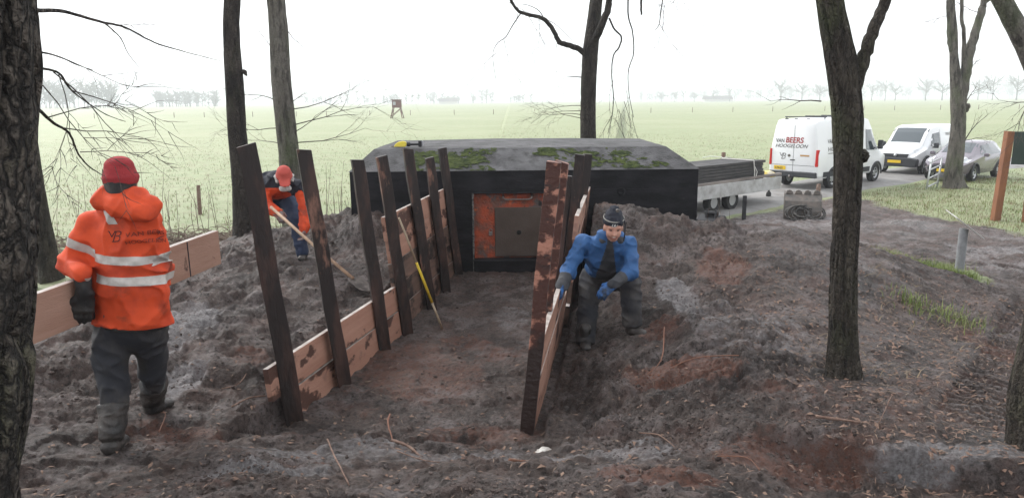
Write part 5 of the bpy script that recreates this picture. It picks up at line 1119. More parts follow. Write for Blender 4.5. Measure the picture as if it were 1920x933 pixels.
for sx in (-1, 1):
    m = MB(); m.lathe([(0, -.008), (.006, -.005), (.008, 0), (.006, .005), (0, .008)], hp(.031 * sx, .088, .002) - np.array(p2.location), fwd, 10); m.build('eye', M_black, p2, smooth=True)
m = MB(); P = [hp(x, .098 - abs(x) * .35, -.062 + x * x * 9) - np.array(p2.location) for x in np.linspace(-.026, .026, 9)]; m.tube(P, [.002, .004, .006, .007, .007, .007, .006, .004, .002], 6); m.build('teeth', mat('teeth', (.75, .70, .62), .35), p2, smooth=True)
m = MB(); P = [hp(x, .103 - abs(x) * .35, -.071 + x * x * 8) - np.array(p2.location) for x in np.linspace(-.024, .024, 9)]; m.tube(P, [.002, .004, .005, .006, .006, .006, .005, .004, .002], 6); m.build('lip', mat('lip', (.38, .14, .11), .45), p2, smooth=True)
chestz = ch[2]
mid = (wa[0] + ch[0]) / 2
def pick2(c):
    front = (np.abs(c[:, 0] - (ch[0] + .015)) < .022 + .20 * np.clip(nk[2] - c[:, 2], 0, .35)) & (c[:, 2] < nk[2] + .02) & (c[:, 1] < wa[1] - .02)  # dark wedge down the front, partly the chest's shade put into the cloth colour
    low = c[:, 2] < wa[2] + .05
    fa = (np.linalg.norm(c - wl_, axis=1) < .15) | (np.linalg.norm(c - wr_, axis=1) < .155)
    return (front | fa)
jk = [E(nk + (0, .02, .0), ch, (.13, .10), (.195, .135)), E(ch, V3(1136, 499, 7.08), (.190, .13), (.180, .13)), E(sl + (.02, 0, -.01), sr + (-.02, 0, -.01), .068, .068), E(sl, el, .072, .060), E(el, wl_ + (wl_ - el) * -.05, .060, .050), E(sr, er, .070, .058), E(er, wr_, .058, .050)]
o_, BV, BF = cloth('jacket', p2, jk, [M_blue, M_grey], k=.04, res=.0085, folds=.012, ff=9, s=12, pick=pick2)
cloth('collar', p2, [E(nk + (-.06, -.02, .0), nk + (.06, -.02, .0), .05, .05), E(nk + (-.07, -.03, -.01), nk + (-.085, .03, .05), .035, .035), E(nk + (.06, -.03, -.01), nk + (.07, .03, .05), .035, .035)], M_grey, k=.03, res=.009, folds=.005)
o_, HV, HF = cloth('knit_hat', p2, [E(hp(0, -.01, .055), hp(0, -.025, .105), (.094, .112), (.070, .085), right=rv_, cap=.8), E(hp(0, -.03, .125), hp(0, -.035, .150), (.055, .055), (.04, .04), right=rv_)], M_navy, k=.03, res=.0075, cuts=[(hp(0, .05, .028), -upv - fwd * .10)], folds=.006, ff=24)
m = MB(); P = [hp(.092 * math.cos(a), .108 * math.sin(a) - .012, .082) - np.array(p2.location) for a in np.linspace(0, 6.283, 25)]; m.tube(P, .0055, 5); m.build('hat_trim', mat('grey_trim', (.25, .24, .22), .8), p2, smooth=True)
v2, f2_ = text_mesh('UU', .036, .35, .0012); decal('logo', p2, bvh_of(HV, HF), v2, f2_, Vector(hp(-.034, .14, .040)), -rv_ * -1, upv, -fwd, mat('white_print', (.6, .6, .58), .6), .004)
m = MB(); m.tube([hp(.085, .02, .09) - np.array(p2.location), hp(.10, .03, .03) - np.array(p2.location), hp(.105, .03, -.06) - np.array(p2.location), hp(.102, .03, -.13) - np.array(p2.location)], .006, 6); m.build('hat_cord', M_navy, p2, smooth=True)
m = MB(); m.lathe([(.014, -.004), (.018, 0), (.014, .004), (.009, .004), (.009, -.004), (.014, -.004)], hp(.02, .03, .168) - np.array(p2.location), fwd, 14); m.build('hat_ring', M_steel, p2, smooth=True)
cloth('trousers', p2, [E(wa, (hl + hr) / 2, (.165, .125), (.17, .13)), E(hl, kl, (.112, .11), (.094, .09)), E(kl, al + (0, 0, -.02), (.094, .09), (.090, .09), cap=.3), E(hr, kr, (.112, .11), (.096, .09)), E(kr, ar + (0, .0, .04), (.090, .09), (.098, .09), cap=.3)], M_trs, k=.03, res=.010, folds=.011, ff=8, s=15, cuts=[])
for a_, tx in ((al, (-.01, -.15, -.02)), (ar, (.10, -.12, -.02))):
    cloth('boot', p2, [E(a_ + (0, 0, .12), a_ + (0, 0, 0), .058, .056), E(a_ + (0, .02, -.02), a_ + np.array(tx), (.050, .045), (.048, .034))], M_boot, k=.03, res=.009, folds=.004)
M_gl = mat('blue_work_glove', (.03, .12, .34), .8, noise=(14, .4, .65), col2=(.02, .03, .05), bump=.3, bscale=150)
cloth('glove', p2, [E(wl_ + (wl_ - el) * -.1, wl_, .045, .042)] + hand(wl_, (-.15, -.55, -.75), (-.9, -.1, .15), .55, 1.1, 1), M_gl, k=.013, res=.0065)
cloth('glove', p2, [E(wr_ + (er - wr_) * .1, wr_, .045, .042)] + hand(wr_, (-.75, -.2, -.55), (-.1, .5, -.8), .38, 1.15, -1), M_gl, k=.013, res=.0065)

# ---- man digging on the left mound (facing the camera, bent over a spade)
h1, h2 = gnd(486, 455, .68), gnd(566, 458, .66); h1.y += .15
for f_ in (h1, h2): f_.z = hz(f_.x, f_.y) - .03
p3 = empty('person', ((h1.x + h2.x) / 2, (h1.y + h2.y) / 2, min(h1.z, h2.z)), 0, 'man in faded red cap bent over, digging with a spade on the mound', 'person')
YB_ = h2.y
hd = V3(533, 333, YB_ - .55); nk = V3(522, 336, YB_ - .38); sl = V3(492, 346, YB_ - .34); sr = V3(564, 350, YB_ - .38); ch = V3(522, 345, YB_ - .22); wa = V3(512, 352, YB_ + .10); hl = V3(492, 372, YB_ + .22); hr = V3(538, 374, YB_ + .22)
el = V3(497, 384, YB_ - .42); wl_ = V3(517, 397, YB_ - .62); er = V3(575, 398, YB_ - .42); wr_ = V3(571, 428, YB_ - .52); kl = V3(488, 418, YB_ + .08); kr = V3(556, 412, YB_ + .0); al = np.array((h1.x, h1.y, h1.z + .07)); ar = np.array((h2.x, h2.y, h2.z + .07))
fwd = np.array((.25, -.75, -.60)); fwd /= np.linalg.norm(fwd); upv = np.array((.15, -.55, .75)); upv -= fwd * (upv @ fwd); upv /= np.linalg.norm(upv); rv_ = np.cross(upv, fwd)
body = [E(hp(0, -.02, .0), hp(0, -.01, .05), (.078, .098), (.075, .095), right=rv_), E(hp(0, .045, -.05), hp(0, .045, -.09), (.052, .048), (.04, .04), right=rv_), E(hp(0, .092, .0), hp(0, .112, -.035), .011, .016), E(nk, hd, .055, .055), E(nk, ch, (.1, .08), (.14, .1)), E(ch, wa, (.14, .1), (.13, .1)), E(wa, (hl + hr) / 2, (.13, .1), (.13, .1)),
        E(sl, el, .045, .038), E(el, wl_, .036, .028), E(sr, er, .045, .038), E(er, wr_, .036, .028), E(hl, kl, .065, .05), E(kl, al, .045, .035), E(hr, kr, .065, .05), E(kr, ar, .045, .035)]
cloth('body', p3, body, M_skin, k=.03, res=.010)
def pick3(c):
    arm = np.minimum.reduce([sd(E(sl + (el - sl) * .25, el, .08), c), sd(E(el, wl_, .08), c), sd(E(sr + (er - sr) * .25, er, .08), c), sd(E(er, wr_, .08), c)]) < .012
    chest = (c[:, 2] < ch[2] - .02) & (c[:, 1] < YB_ + .0) & (np.abs(c[:, 0] - ch[0]) < .16)
    return ~(arm | chest)
cloth('jacket', p3, [E(nk, ch, (.13, .10), (.205, .145)), E(ch, wa, (.205, .145), (.19, .15)), E(wa, (hl + hr) / 2 + (0, 0, .03), (.19, .15), (.18, .14)), E(sl, sr, .088, .088), E(sl, el, .088, .072), E(el, wl_, .072, .052), E(sr, er, .088, .072), E(er, wr_, .072, .052)], [M_orange, M_navy], k=.04, res=.0095, folds=.018, ff=8, s=22, pick=pick3)
cloth('trousers', p3, [E(wa, (hl + hr) / 2, (.16, .13), (.165, .13)), E(hl, kl, (.105, .11), (.088, .09)), E(kl, al + (0, 0, .03), (.088, .09), (.08, .085)), E(hr, kr, (.105, .11), (.088, .09)), E(kr, ar + (0, 0, .03), (.088, .09), (.08, .085))], M_jean, k=.03, res=.011, folds=.009, ff=10, s=25)
for a_ in (al, ar): cloth('boot', p3, [E(a_ + (0, 0, .1), a_, .055, .055), E(a_ + (0, .02, -.02), a_ + (.03, -.15, -.03), (.05, .045), (.048, .035))], M_boot, k=.03, res=.011)
cloth('cap', p3, [E(hp(0, -.015, .03), hp(0, -.02, .075), (.096, .112), (.080, .092), right=rv_, cap=.8), E(hp(0, .085, .035), hp(0, .165, .012), (.072, .010), (.055, .008), right=rv_, cap=1.0)], M_cap, k=.015, res=.008, cuts=[(hp(0, 0, .012), -upv)])
cloth('hair', p3, [E(hp(-.085, -.03, .0), hp(-.08, .02, -.03), .028, .022), E(hp(.085, -.03, .0), hp(.08, .02, -.03), .028, .022), E(hp(-.05, -.10, -.01), hp(.05, -.10, -.01), .03, .03), E(hp(-.03, .085, -.09), hp(.03, .085, -.09), .035, .035)], M_hair, k=.02, res=.008, folds=.006, ff=40)
M_gg = mat('grey_work_glove', (.22, .20, .20), .85, noise=(12, .4, .6), col2=(.16, .06, .045), bump=.3)
sa, sb = Vector(tuple(V3(508, 388, YB_ - .66))), Vector(tuple(V3(662, 522, 7.75)))
for _y in np.arange(7.2, 8.8, .02):
    sb = at(662, 522, _y)
    if hz(sb.x, sb.y) > sb.z - .07: break
sdir = np.array(tuple((sb - sa).normalized()))
cloth('glove', p3, [E(wl_ + (el - wl_) * .12, wl_, .043, .04)] + hand(wl_, (.6, -.4, -.5), (.3, .3, -1), .6, 1.1, 1), M_gg, k=.013, res=.008)
cloth('glove', p3, [E(wr_ + (er - wr_) * .12, wr_, .043, .04)] + hand(wr_, (.0, -.3, -1), (-.8, -.3, 0), .6, 1.1, -1), M_gg, k=.013, res=.008)
# spade
M_ash = mat('worn_ash_handle', (.40, .27, .18), .6, noise=(8, .4, .65), col2=(.24, .15, .10), bump=.2, stretch=(1, 1, 1))
sp_ = empty('spade', sb, 0, 'long-handled spade in the hands of the digging man', 'spade'); m = MB(); m.tube([sa - sb, (sa - sb) * .5 + Vector((0, 0, -.012)), Vector((0, 0, 0))], [.019, .018, .020], 10); m.build('shaft', M_ash, sp_, smooth=True)
ds = Vector(sdir); sd1 = ds.cross(Vector((0, 0, 1))).normalized(); nn = sd1.cross(ds).normalized(); m = MB(); V_ = []
for j in range(9):
    for i in range(9):
        u = (i / 8 - .5) * 2; v = j / 8; wv_ = .10 * (1 if v < .6 else math.sqrt(max(0, 1 - ((v - .6) / .42) ** 2))) * (.55 + .45 * min(1, v * 6)); V_.append(ds * (v * .27 - .02) + sd1 * (u * wv_) + nn * (.022 * u * u - .01))
m.add(V_, [(j * 9 + i, j * 9 + i + 1, (j + 1) * 9 + i + 1, (j + 1) * 9 + i) for j in range(8) for i in range(8)])
o_ = m.build('blade', mat('muddy_spade_steel', (.05, .042, .038), .6, noise=(10, .4, .6), col2=(.14, .12, .11), metal=.3), sp_, smooth=True); s_ = o_.modifiers.new('thickness', 'SOLIDIFY'); s_.thickness = .006

# ================================================================== TOOLS AND THINGS AROUND THE TRENCH
a, b = at(748, 408, 7.45), gnd(830, 613, .0); b.z = hz(b.x, b.y) - .02
root = empty('measuring_pole', b, 0, 'thin wooden pole with a yellow section leaning on the retaining wall', 'pole')
M_pole = mat('pale_pole_wood', (.42, .34, .24), .6, noise=(9, .4, .7), col2=(.24, .17, .12)); M_yel = mat('yellow_paint', (.60, .42, .03), .55, noise=(10, .5, .7), col2=(.35, .25, .05))
d = a - b
for nm, t0, t1, m_, rr_ in (('shaft', .0, .26, M_pole, .013), ('yellow_section', .26, .62, M_yel, .0145), ('tip', .62, 1.0, M_pole, .011)):
    m = MB(); m.tube([d * t0, d * (t0 + t1) / 2 + Vector((0, 0, .004)), d * t1], [rr_, rr_, rr_ * .95], 8); m.build(nm, m_, root, smooth=True)
# cordless tool on the bunker roof
p = at(768, 272, 11.05); p.z = TZ + .012
root = empty('power_tool', p, R(3), 'yellow and black cordless power tool lying on the bunker roof', 'tool')
M_ty = mat('yellow_tool_plastic', (.70, .56, .06), .45, noise=(20, .5, .7), col2=(.55, .45, .1)); M_tb = mat('black_tool_plastic', (.015, .015, .018), .5)
m = MB(); m.prism([(-.23, .0), (-.06, .0), (-.04, .03), (-.05, .075), (-.10, .085), (-.17, .07), (-.21, .04)], (0, -.035, 0), (1, 0, 0), (0, 0, 1), (0, 1, 0), .07); m.build('body', M_ty, root, bevel=.008)
m = MB(); m.lathe([(.0, 0), (.032, .005), (.032, .05), (.022, .06), (.016, .06), (.016, .19), (0, .19)], (-.045, 0, .036), (1, 0, 0), 14); m.build('shaft', M_tb, root, smooth=R(30))
m = MB(); m.box((.155, 0, .045), (.05, .08, .09)); m.build('battery', M_tb, root, bevel=.008)
m = MB(); m.box((.19, 0, .048), (.022, .07, .07)); m.build('battery_clip', mat('grey_plastic', (.3, .3, .32), .5), root, bevel=.005)
m = MB(); m.tube([(-.23, 0, .01), (-.27, 0, .005), (-.30, .01, .004)], [.012, .006, .003], 6); m.build('blade', M_steel, root, smooth=True)
# low plaque on a grey post
p = gnd(1797, 522, -.08); p.z = hz(p.x, p.y)
root = empty('plaque_stand', p, 0, 'thin tilted plaque on a grey round post at the edge of the mud lane', 'plaque')
M_gal = mat('galvanised_post', (.27, .28, .29), .5, metal=.3, noise=(12, .4, .7), col2=(.20, .20, .21))
m = MB(); m.tube([(0, 0, -.3), (0, 0, .60), (.005, 0, .64)], [.058, .058, .056], 20); m.build('post', M_gal, root, smooth=R(40))
m = MB(); Mx = Matrix.Rotation(R(36), 4, 'Y') @ Matrix.Rotation(R(12), 4, 'X'); m.box((0.01, 0, .70), (.50, .36, .012), Mx); m.build('plate', mat('plaque_plate', (.55, .54, .52), .35, noise=(6, .4, .7), col2=(.40, .38, .37)), root, bevel=.003)
# notice board on two brown posts
pa, pb_ = gnd(1866, 404, -.50), gnd(1926, 408, -.50)
for q in (pa, pb_): q.z = hz(q.x, q.y)
ns = empty('notice_board', pa, 0, 'dark green notice board on two brown timber posts beside the grass verge', 'notice board')
M_np = mat('orange_brown_post', (.26, .105, .045), .7, noise=(6, .35, .7), col2=(.17, .07, .035), bump=.3, stretch=(1, 1, .3)); M_np2 = mat('shaded_oiled_post', (.15, .075, .04), .7, noise=(6, .35, .7), col2=(.10, .05, .03), bump=.3, stretch=(1, 1, .3))
tp = at(1893, 246, pa.y) - pa; tq = at(1948, 246, pb_.y) - pa
m = MB(); m.bar((0, 0, -.3), tp, .17, .17); m.build('post', M_np, ns, bevel=.008)
m = MB(); m.bar(pb_ - pa + Vector((0, 0, -.3)), tq, .17, .17); m.build('post', M_np, ns, bevel=.008)
m = MB(); u = (tq - tp); un = u.normalized(); m.prism([(.09, -.80), (u.length + .5, -.80), (u.length + .5, -.01), (.09, -.01)], tp + Vector((0, -.03, 0)), un, (0, 0, 1), un.cross(Vector((0, 0, 1))), -.05); m.build('panel', mat('dark_green_panel', (.022, .040, .030), .45, noise=(2, .4, .7), col2=(.03, .05, .04)), ns, bevel=.004)
# black stake
p = gnd(1395, 400, -.45); p.z = hz(p.x, p.y); root = empty('stake', p, 0, 'short black stake in the mud beside the trailer', 'stake')
m = MB(); m.box((0, 0, .2), (.09, .07, .85)); m.build('shaft', M_tb, root, bevel=.008)
p = gnd(1533, 366, -.55); p.z = hz(p.x, p.y); fpost(p, .42, .07, 'short grey-brown post stub behind the toothed bucket')
# steel hurdle by the tree
p = gnd(1748, 352, ZF); p.z = hz(p.x, p.y); root = empty('steel_gate', p, R(35), 'small galvanised steel hurdle leaning by the many-stemmed tree', 'gate')
M_gs = mat('bright_galvanised', (.55, .56, .57), .4, metal=.4)
for z in (.12, .40, .68, .93): m = MB(); m.tube([(-.32, 0, z - .06), (.38, 0, z + .06)], .028, 8); m.build('rail', M_gs, root, smooth=True)
for x in (-.32, .38): m = MB(); m.tube([(x - .08, 0, -.05), (x + .10, 0, 1.0)], .032, 8); m.build('upright', M_gs, root, smooth=True)
# toothed excavator bucket with hoses
p = gnd(1503, 400, -.52); p.z = hz(p.x, p.y); root = empty('excavator_bucket', p, R(-18), 'grey toothed excavator bucket lying upside down in the mud lane', 'bucket')
M_bk = mat('worn_bucket_steel', (.10, .095, .09), .6, metal=.3, noise=(6, .4, .65), col2=(.18, .15, .13), bump=.3)
pr = [(-.30, .0), (-.34, .25), (-.28, .50), (-.10, .66), (.20, .70), (.20, .66), (-.08, .62), (-.24, .47), (-.29, .25), (-.26, 0)]
m = MB(); m.prism(pr, (-.44, 0, 0), (0, 1, 0), (0, 0, 1), (1, 0, 0), .88); m.build('shell', M_bk, root, bevel=.005)
for x in (-.45, .43): m = MB(); m.prism([(-.30, 0), (-.34, .25), (-.28, .50), (-.10, .66), (.20, .70), (.05, .2), (-.1, 0)], (x, 0, 0), (0, 1, 0), (0, 0, 1), (1, 0, 0), .02); m.build('side_plate', M_bk, root)
for i in range(4): m = MB(); m.prism([(-.09, 0), (.09, 0), (.075, .07), (.0, .11), (-.06, .09)], (-.33 + i * .22, -.12, .66), (1, 0, 0), (0, 0, 1), (0, 1, 0), .05); m.build('tooth', M_bk, root, bevel=.006)
root = empty('hydraulic_hoses', p + Vector((-.05, -.42, 0)), 0, 'tangle of black hydraulic hoses in front of the toothed bucket', 'hoses'); rh = random.Random(9); M_ho = mat('dusty_rubber_hose', (.035, .033, .032), .6, noise=(9, .4, .7), col2=(.12, .11, .10))
for i in range(11):
    cxx, rr_ = rh.uniform(-.25, .25), rh.uniform(.12, .34); ph = rh.uniform(0, 6.28); tl = rh.uniform(.3, 1.2)
    P = [Vector((cxx + rr_ * 1.3 * math.cos(ph + k * .42), .16 * math.sin(ph + k * .42) * math.cos(tl) + rh.uniform(-.03, .03), max(.025, .22 + rr_ * .65 * math.sin(ph + k * .42)))) for k in range(12)]
    m = MB(); m.tube(smooth_poly(P, 3), .020, 6); m.build('hose', M_ho, root, smooth=True)
# small black bucket at the bunker's corner
p = gnd(1333, 408, -.25); p.z = hz(p.x, p.y); root = empty('digging_bucket', p, R(-30), 'black narrow digging bucket at the corner of the bunker', 'bucket')
m = MB(); m.prism([(-.25, .05), (-.15, .32), (.10, .42), (.28, .32), (.24, .28), (.08, .36), (-.11, .28), (-.20, .05)], (-.28, 0, 0), (0, 1, 0), (0, 0, 1), (1, 0, 0), .56); m.build('shell', M_tb, root, bevel=.006)
for x in (-.29, .27): m = MB(); m.prism([(-.25, .05), (-.15, .32), (.10, .42), (.28, .32), (.1, .0)], (x, 0, 0), (0, 1, 0), (0, 0, 1), (1, 0, 0), .02); m.build('side_plate', M_tb, root)
m = MB(); m.lathe([(.05, 0), (.05, .3)], (-.15, .05, .46), (1, 0, 0), 12); m.build('pin_boss', M_tb, root)
for x in (-.12, .08): m = MB(); m.prism([(-.05, .36), (.15, .36), (.08, .54), (.02, .54)], (x, 0, 0), (0, 1, 0), (0, 0, 1), (1, 0, 0), .03); m.build('lug', M_tb, root)

# ================================================================== VEHICLES
M_white = mat('white_vehicle_paint', (.78, .79, .80), .28, coat=.5, noise=(1.5, .5, .8), col2=(.70, .70, .69)); M_glass = mat('vehicle_glass', (.045, .06, .07), .06, spec=.8, coat=.4)
M_bump = mat('dark_bumper_plastic', (.035, .037, .042), .55); M_tyre = mat('tyre_rubber', (.018, .018, .018), .8); M_rim = mat('silver_rim', (.42, .43, .44), .35, metal=.7)
M_tl = mat('red_tail_lamp', (.50, .012, .015), .2, coat=.5); M_hl = mat('headlamp', (.62, .64, .66), .1, coat=.5); M_pl = mat('yellow_number_plate', (.75, .50, .03), .5); M_tx_r = mat('red_lettering', (.35, .02, .02), .5); M_tx_k = mat('dark_lettering', (.045, .035, .035), .5)
M_plum = mat('plum_grey_paint', (.17, .145, .175), .25, metal=.35, coat=.9); M_well = mat('wheel_well', (.008, .008, .008), .9)
def loft(secs):
    rings = []
    for (x, zb, zs, zr, wb, ws, wr, rr_) in secs:
        half = [(wb * .6, zb), (wb - .05, zb), (wb, zb + .07), (wb + (ws - wb) * .5 + .005, zb + (zs - zb) * .5), (ws, zs), (ws + (wr - ws) * .35, zs + (zr - rr_ - zs) * .4), (ws + (wr - ws) * .75, zs + (zr - rr_ - zs) * .78), (wr, zr - rr_), (wr - rr_ * .30, zr - rr_ * .30), (wr - rr_, zr - .004), (wr * .45, zr + .012)]
        rings.append([(x, -y_, z) for y_, z in half] + [(x, y_, z) for y_, z in half[::-1]])
    n = len(rings[0]); V_ = [p for r_ in rings for p in r_]; F_ = [(i * n + k, i * n + (k + 1) % n, (i + 1) * n + (k + 1) % n, (i + 1) * n + k) for i in range(len(rings) - 1) for k in range(n)]
    F_ += [tuple(range(n))[::-1], tuple((len(rings) - 1) * n + k for k in range(n))]; return V_, F_
def vehicle(loc, rz, label, secs, wheels, wr_, paint, tw=.20, grp=None):
    root = empty('car' if paint is M_plum else 'van', loc, rz, label, 'car' if paint is M_plum else 'van', grp)
    V_, F_ = loft(secs); me = bpy.data.meshes.new('body'); me.from_pydata(V_, [], F_); bm = bmesh.new(); bm.from_mesh(me); bmesh.ops.recalc_face_normals(bm, faces=bm.faces); bm.to_mesh(me); bm.free()
    o = bpy.data.objects.new('body', me); C.objects.link(o); cut = MB(); W = max(s[5] for s in secs)
    for x in wheels:
        for sy in (-1, 1): cut.lathe([(wr_ + .055, 0), (wr_ + .055, .5)], (x, sy * (W + .1), wr_ + .01), (0, -sy, 0), 28)
    co = cut.build('cut', None); md = o.modifiers.new('b', 'BOOLEAN'); md.object = co; md.operation = 'DIFFERENCE'; md.solver = 'EXACT'
    dg = bpy.context.evaluated_depsgraph_get(); dg.update(); me2 = bpy.data.meshes.new_from_object(o.evaluated_get(dg)); me2.name = 'body'; bpy.data.objects.remove(o); bpy.data.objects.remove(co)
    me2.materials.clear(); bo_ = link('body', me2, paint, root, R(32)); root['_base'] = (0., 0., 0.)
    bv = BVHTree.FromPolygons(V_, F_)
    for x in wheels:
        for sy in (-1, 1):
            yc = sy * (W - .03); wh = MB(); wh.lathe([(wr_ * .62, 0), (wr_ * .96, 0), (wr_, .03), (wr_, tw - .03), (wr_ * .96, tw), (wr_ * .62, tw), (wr_ * .62, 0)], (x, yc, wr_), (0, -sy, 0), 28, cap=False); ty = wh.build('wheel', M_tyre, root, smooth=R(35))
            rm = MB(); rm.lathe([(0, .045), (.06, .03), (wr_ * .22, .035), (wr_ * .48, .055), (wr_ * .60, .02), (wr_ * .64, .006), (wr_ * .64, tw - .01), (0, tw - .01)], (x, yc, wr_), (0, -sy, 0), 28); rm.build('rim', M_rim, ty, smooth=R(35))
            for k in range(6):
                an = k * math.pi / 3; hb_ = MB(); c_ = Vector((x + wr_ * .40 * math.cos(an), yc - sy * .040, wr_ + wr_ * .40 * math.sin(an))); hb_.lathe([(.0, -.012), (wr_ * .09, -.012), (wr_ * .09, .01), (0, .01)], c_, (0, -sy, 0), 8); hb_.build('rim_hole', M_well, ty)
            ar = MB(); P = [(x + (wr_ + .065) * math.cos(t_), sy * (W - .004), wr_ + .01 + (wr_ + .065) * math.sin(t_)) for t_ in np.linspace(-.15, math.pi + .15, 22)]; ar.tube(P, .028, 6); ar.build('arch_trim', M_bump, root, smooth=True)
    return root, bv, W
def quad(A, B_, C_, D_, nx=14, ny=10): return grid2(1, 1, nx, ny, lambda u, v: tuple(np.array(A) * (1 - u) * (1 - v) + np.array(B_) * u * (1 - v) + np.array(C_) * u * v + np.array(D_) * (1 - u) * v))
def on_side(root, bv, name, A, B_, C_, D_, m_, sides=(-1, 1), off=.011):
    for s_ in sides:
        v2, f2_ = quad(A, B_, C_, D_); decal(name, root, bv, v2, f2_ if s_ < 0 else [f[::-1] for f in f2_], (0, s_ * 1.3, 0), (1, 0, 0), (0, 0, 1), (0, -s_, 0), m_, off, True)
def on_end(root, bv, name, A, B_, C_, D_, m_, end=-1, off=.006, nx=8, ny=6):
    v2, f2_ = quad(A, B_, C_, D_, nx, ny); return decal(name, root, bv, v2, f2_, (end * 3.6, 0, 0), (0, 1, 0), (0, 0, 1), (-end, 0, 0), m_, off, True)
def writing(root, bv, s, size, o, u, cast, m_, shear=0, bold=.0, sx=1.0, off=.008):
    v2, f2_ = text_mesh(s, size, shear, bold); v2 = [(a * sx, b) for a, b in v2]; return decal('lettering', root, bv, v2, f2_, o, u, (0, 0, 1), cast, m_, off, True)
# --- large white van, seen from behind
VS = [(-2.66, .50, 1.15, 2.24, .86, .88, .70, .16), (-2.62, .44, 1.15, 2.34, .92, .93, .76, .16), (-2.45, .40, 1.15, 2.43, .94, .96, .82, .15), (-1.0, .36, 1.15, 2.46, .94, .965, .84, .14), (.7, .36, 1.15, 2.46, .94, .965, .84, .14), (1.15, .36, 1.15, 2.40, .94, .965, .82, .15), (1.50, .36, 1.15, 2.16, .94, .965, .77, .15), (1.85, .36, 1.12, 1.72, .94, .96, .75, .13), (2.10, .36, 1.06, 1.36, .93, .95, .78, .12), (2.45, .37, .98, 1.22, .90, .92, .74, .12), (2.62, .40, .90, 1.08, .84, .86, .68, .12), (2.70, .46, .80, .95, .74, .76, .58, .10)]
vr = Vector((10.10, 25.52, RZ)) ; hv = R(40); ctr = vr + Vector((math.cos(hv), math.sin(hv), 0)) * 1.55
van, vb, VW = vehicle(ctr, hv, 'large white panel van seen from behind, lettered VAN BEERS on its doors', VS, (-1.55, 1.75), .345, M_white); van.scale = (.94,) * 3
on_side(van, vb, 'cab_window', (.78, 1.25), (1.72, 1.22), (1.35, 1.98), (.78, 2.0), M_glass)
v2, f2_ = quad((1.36, -.70), (2.06, -.72), (2.06, .72), (1.36, .70), 10, 10); decal('windscreen', van, vb, v2, f2_, (0, 0, 3.0), (1, 0, 0), (0, 1, 0), (0, 0, -1), M_glass, .006, True)
on_side(van, vb, 'lower_trim', (-2.3, .44), (1.2, .44), (1.2, .62), (-2.3, .62), M_bump)
on_side(van, vb, 'side_moulding', (-.9, .98), (1.1, .98), (1.1, 1.04), (-.9, 1.04), M_bump)
m = MB(); m.box((-2.64, 0, .52), (.16, 1.80, .20)); m.build('bumper', M_bump, van, bevel=.03)
m = MB(); m.box((2.62, 0, .56), (.22, 1.66, .34)); m.build('bumper', M_bump, van, bevel=.05)
for s_ in (-1, 1):
    m = MB(); m.prism([(-.05, .82), (.05, .82), (.035, 1.40), (-.04, 1.40)], (-2.685, s_ * .875, 0), (0, 1, 0), (0, 0, 1), (1, 0, 0), .17); m.build('tail_lamp', M_tl, van, bevel=.015)
    m = MB(); m.box((1.62, s_ * 1.10, 1.42), (.14, .16, .34)); m.bar((1.62, s_ * .95, 1.30), (1.62, s_ * 1.08, 1.34), .05, .05); m.build('mirror', M_bump, van, bevel=.02)
    on_end(van, vb, 'headlamp', (s_ * .45, .78), (s_ * .72, .78), (s_ * .70, .98), (s_ * .5, .94), M_hl, end=1)
on_end(van, vb, 'door_seam', (-.006, .62), (.006, .62), (.006, 2.22), (-.006, 2.22), M_bump)
on_end(van, vb, 'plate', (.72, .66), (.26, .66), (.26, .80), (.72, .80), M_pl, off=.02)
writing(van, vb, 'V-794-ZX', .105, (-3.6, .68, .685), (0, -1, 0), (1, 0, 0), M_tx_k, 0, .002, .72, .026)
on_end(van, vb, 'rear_step_seam', (-.80, .83), (.80, .83), (.80, .842), (-.80, .842), M_bump)
writing(van, vb, 'VAN', .19, (-3.6, .70, 1.62), (0, -1, 0), (1, 0, 0), M_tx_k, 0, .002, .85)
writing(van, vb, 'BEERS', .27, (-3.6, .33, 1.62), (0, -1, 0), (1, 0, 0), M_tx_r, .12, .006, .95)
writing(van, vb, 'HOOGELOON', .17, (-3.6, .72, 1.45), (0, -1, 0), (1, 0, 0), M_tx_k, .35, .001, 1.10)
v2, f2_ = VB(.20); decal('logo', van, vb, v2, f2_, (-3.6, .42, 1.05), (0, -1, 0), (0, 0, 1), (1, 0, 0), M_tx_k, .008, True)
m = MB(); m.lathe([(.05, 0), (.05, .012), (.032, .012), (.032, 0)], (-2.665, .16, 1.17), (-1, 0, 0), 18); m.build('badge', M_steel, van)
m = MB(); m.box((-2.67, .02, 1.02), (.03, .18, .035)); m.build('door_handle', M_bump, van, bevel=.006)
on_end(van, vb, 'bronze_label', (-.26, 1.16), (-.60, 1.16), (-.60, 1.21), (-.26, 1.21), mat('bronze_label', (.45, .25, .08), .5), off=.01)
writing(van, vb, 'VAN', .21, (-2.05, -1.3, 1.60), (1, 0, 0), (0, 1, 0), M_tx_k, 0, .002, 1.0)
writing(van, vb, 'BEERS', .34, (-1.45, -1.3, 1.60), (1, 0, 0), (0, 1, 0), M_tx_r, .0, .006, 1.15)
writing(van, vb, 'HOOGELOON', .22, (-2.05, -1.3, 1.32), (1, 0, 0), (0, 1, 0), M_tx_k, 0, .001, 1.5)
on_side(van, vb, 'underline', (-2.05, 1.24), (.3, 1.24), (.3, 1.265), (-2.05, 1.265), M_tx_k, (-1,))
for x in (-2.0, -.6, .6):
    m = MB(); m.tube([(x, -.78, 2.50), (x, .78, 2.50)], .022, 6); m.tube([(x, -.72, 2.40), (x, -.72, 2.50)], .02, 6); m.tube([(x, .72, 2.40), (x, .72, 2.50)], .02, 6); m.build('roof_bar', M_bump, van)
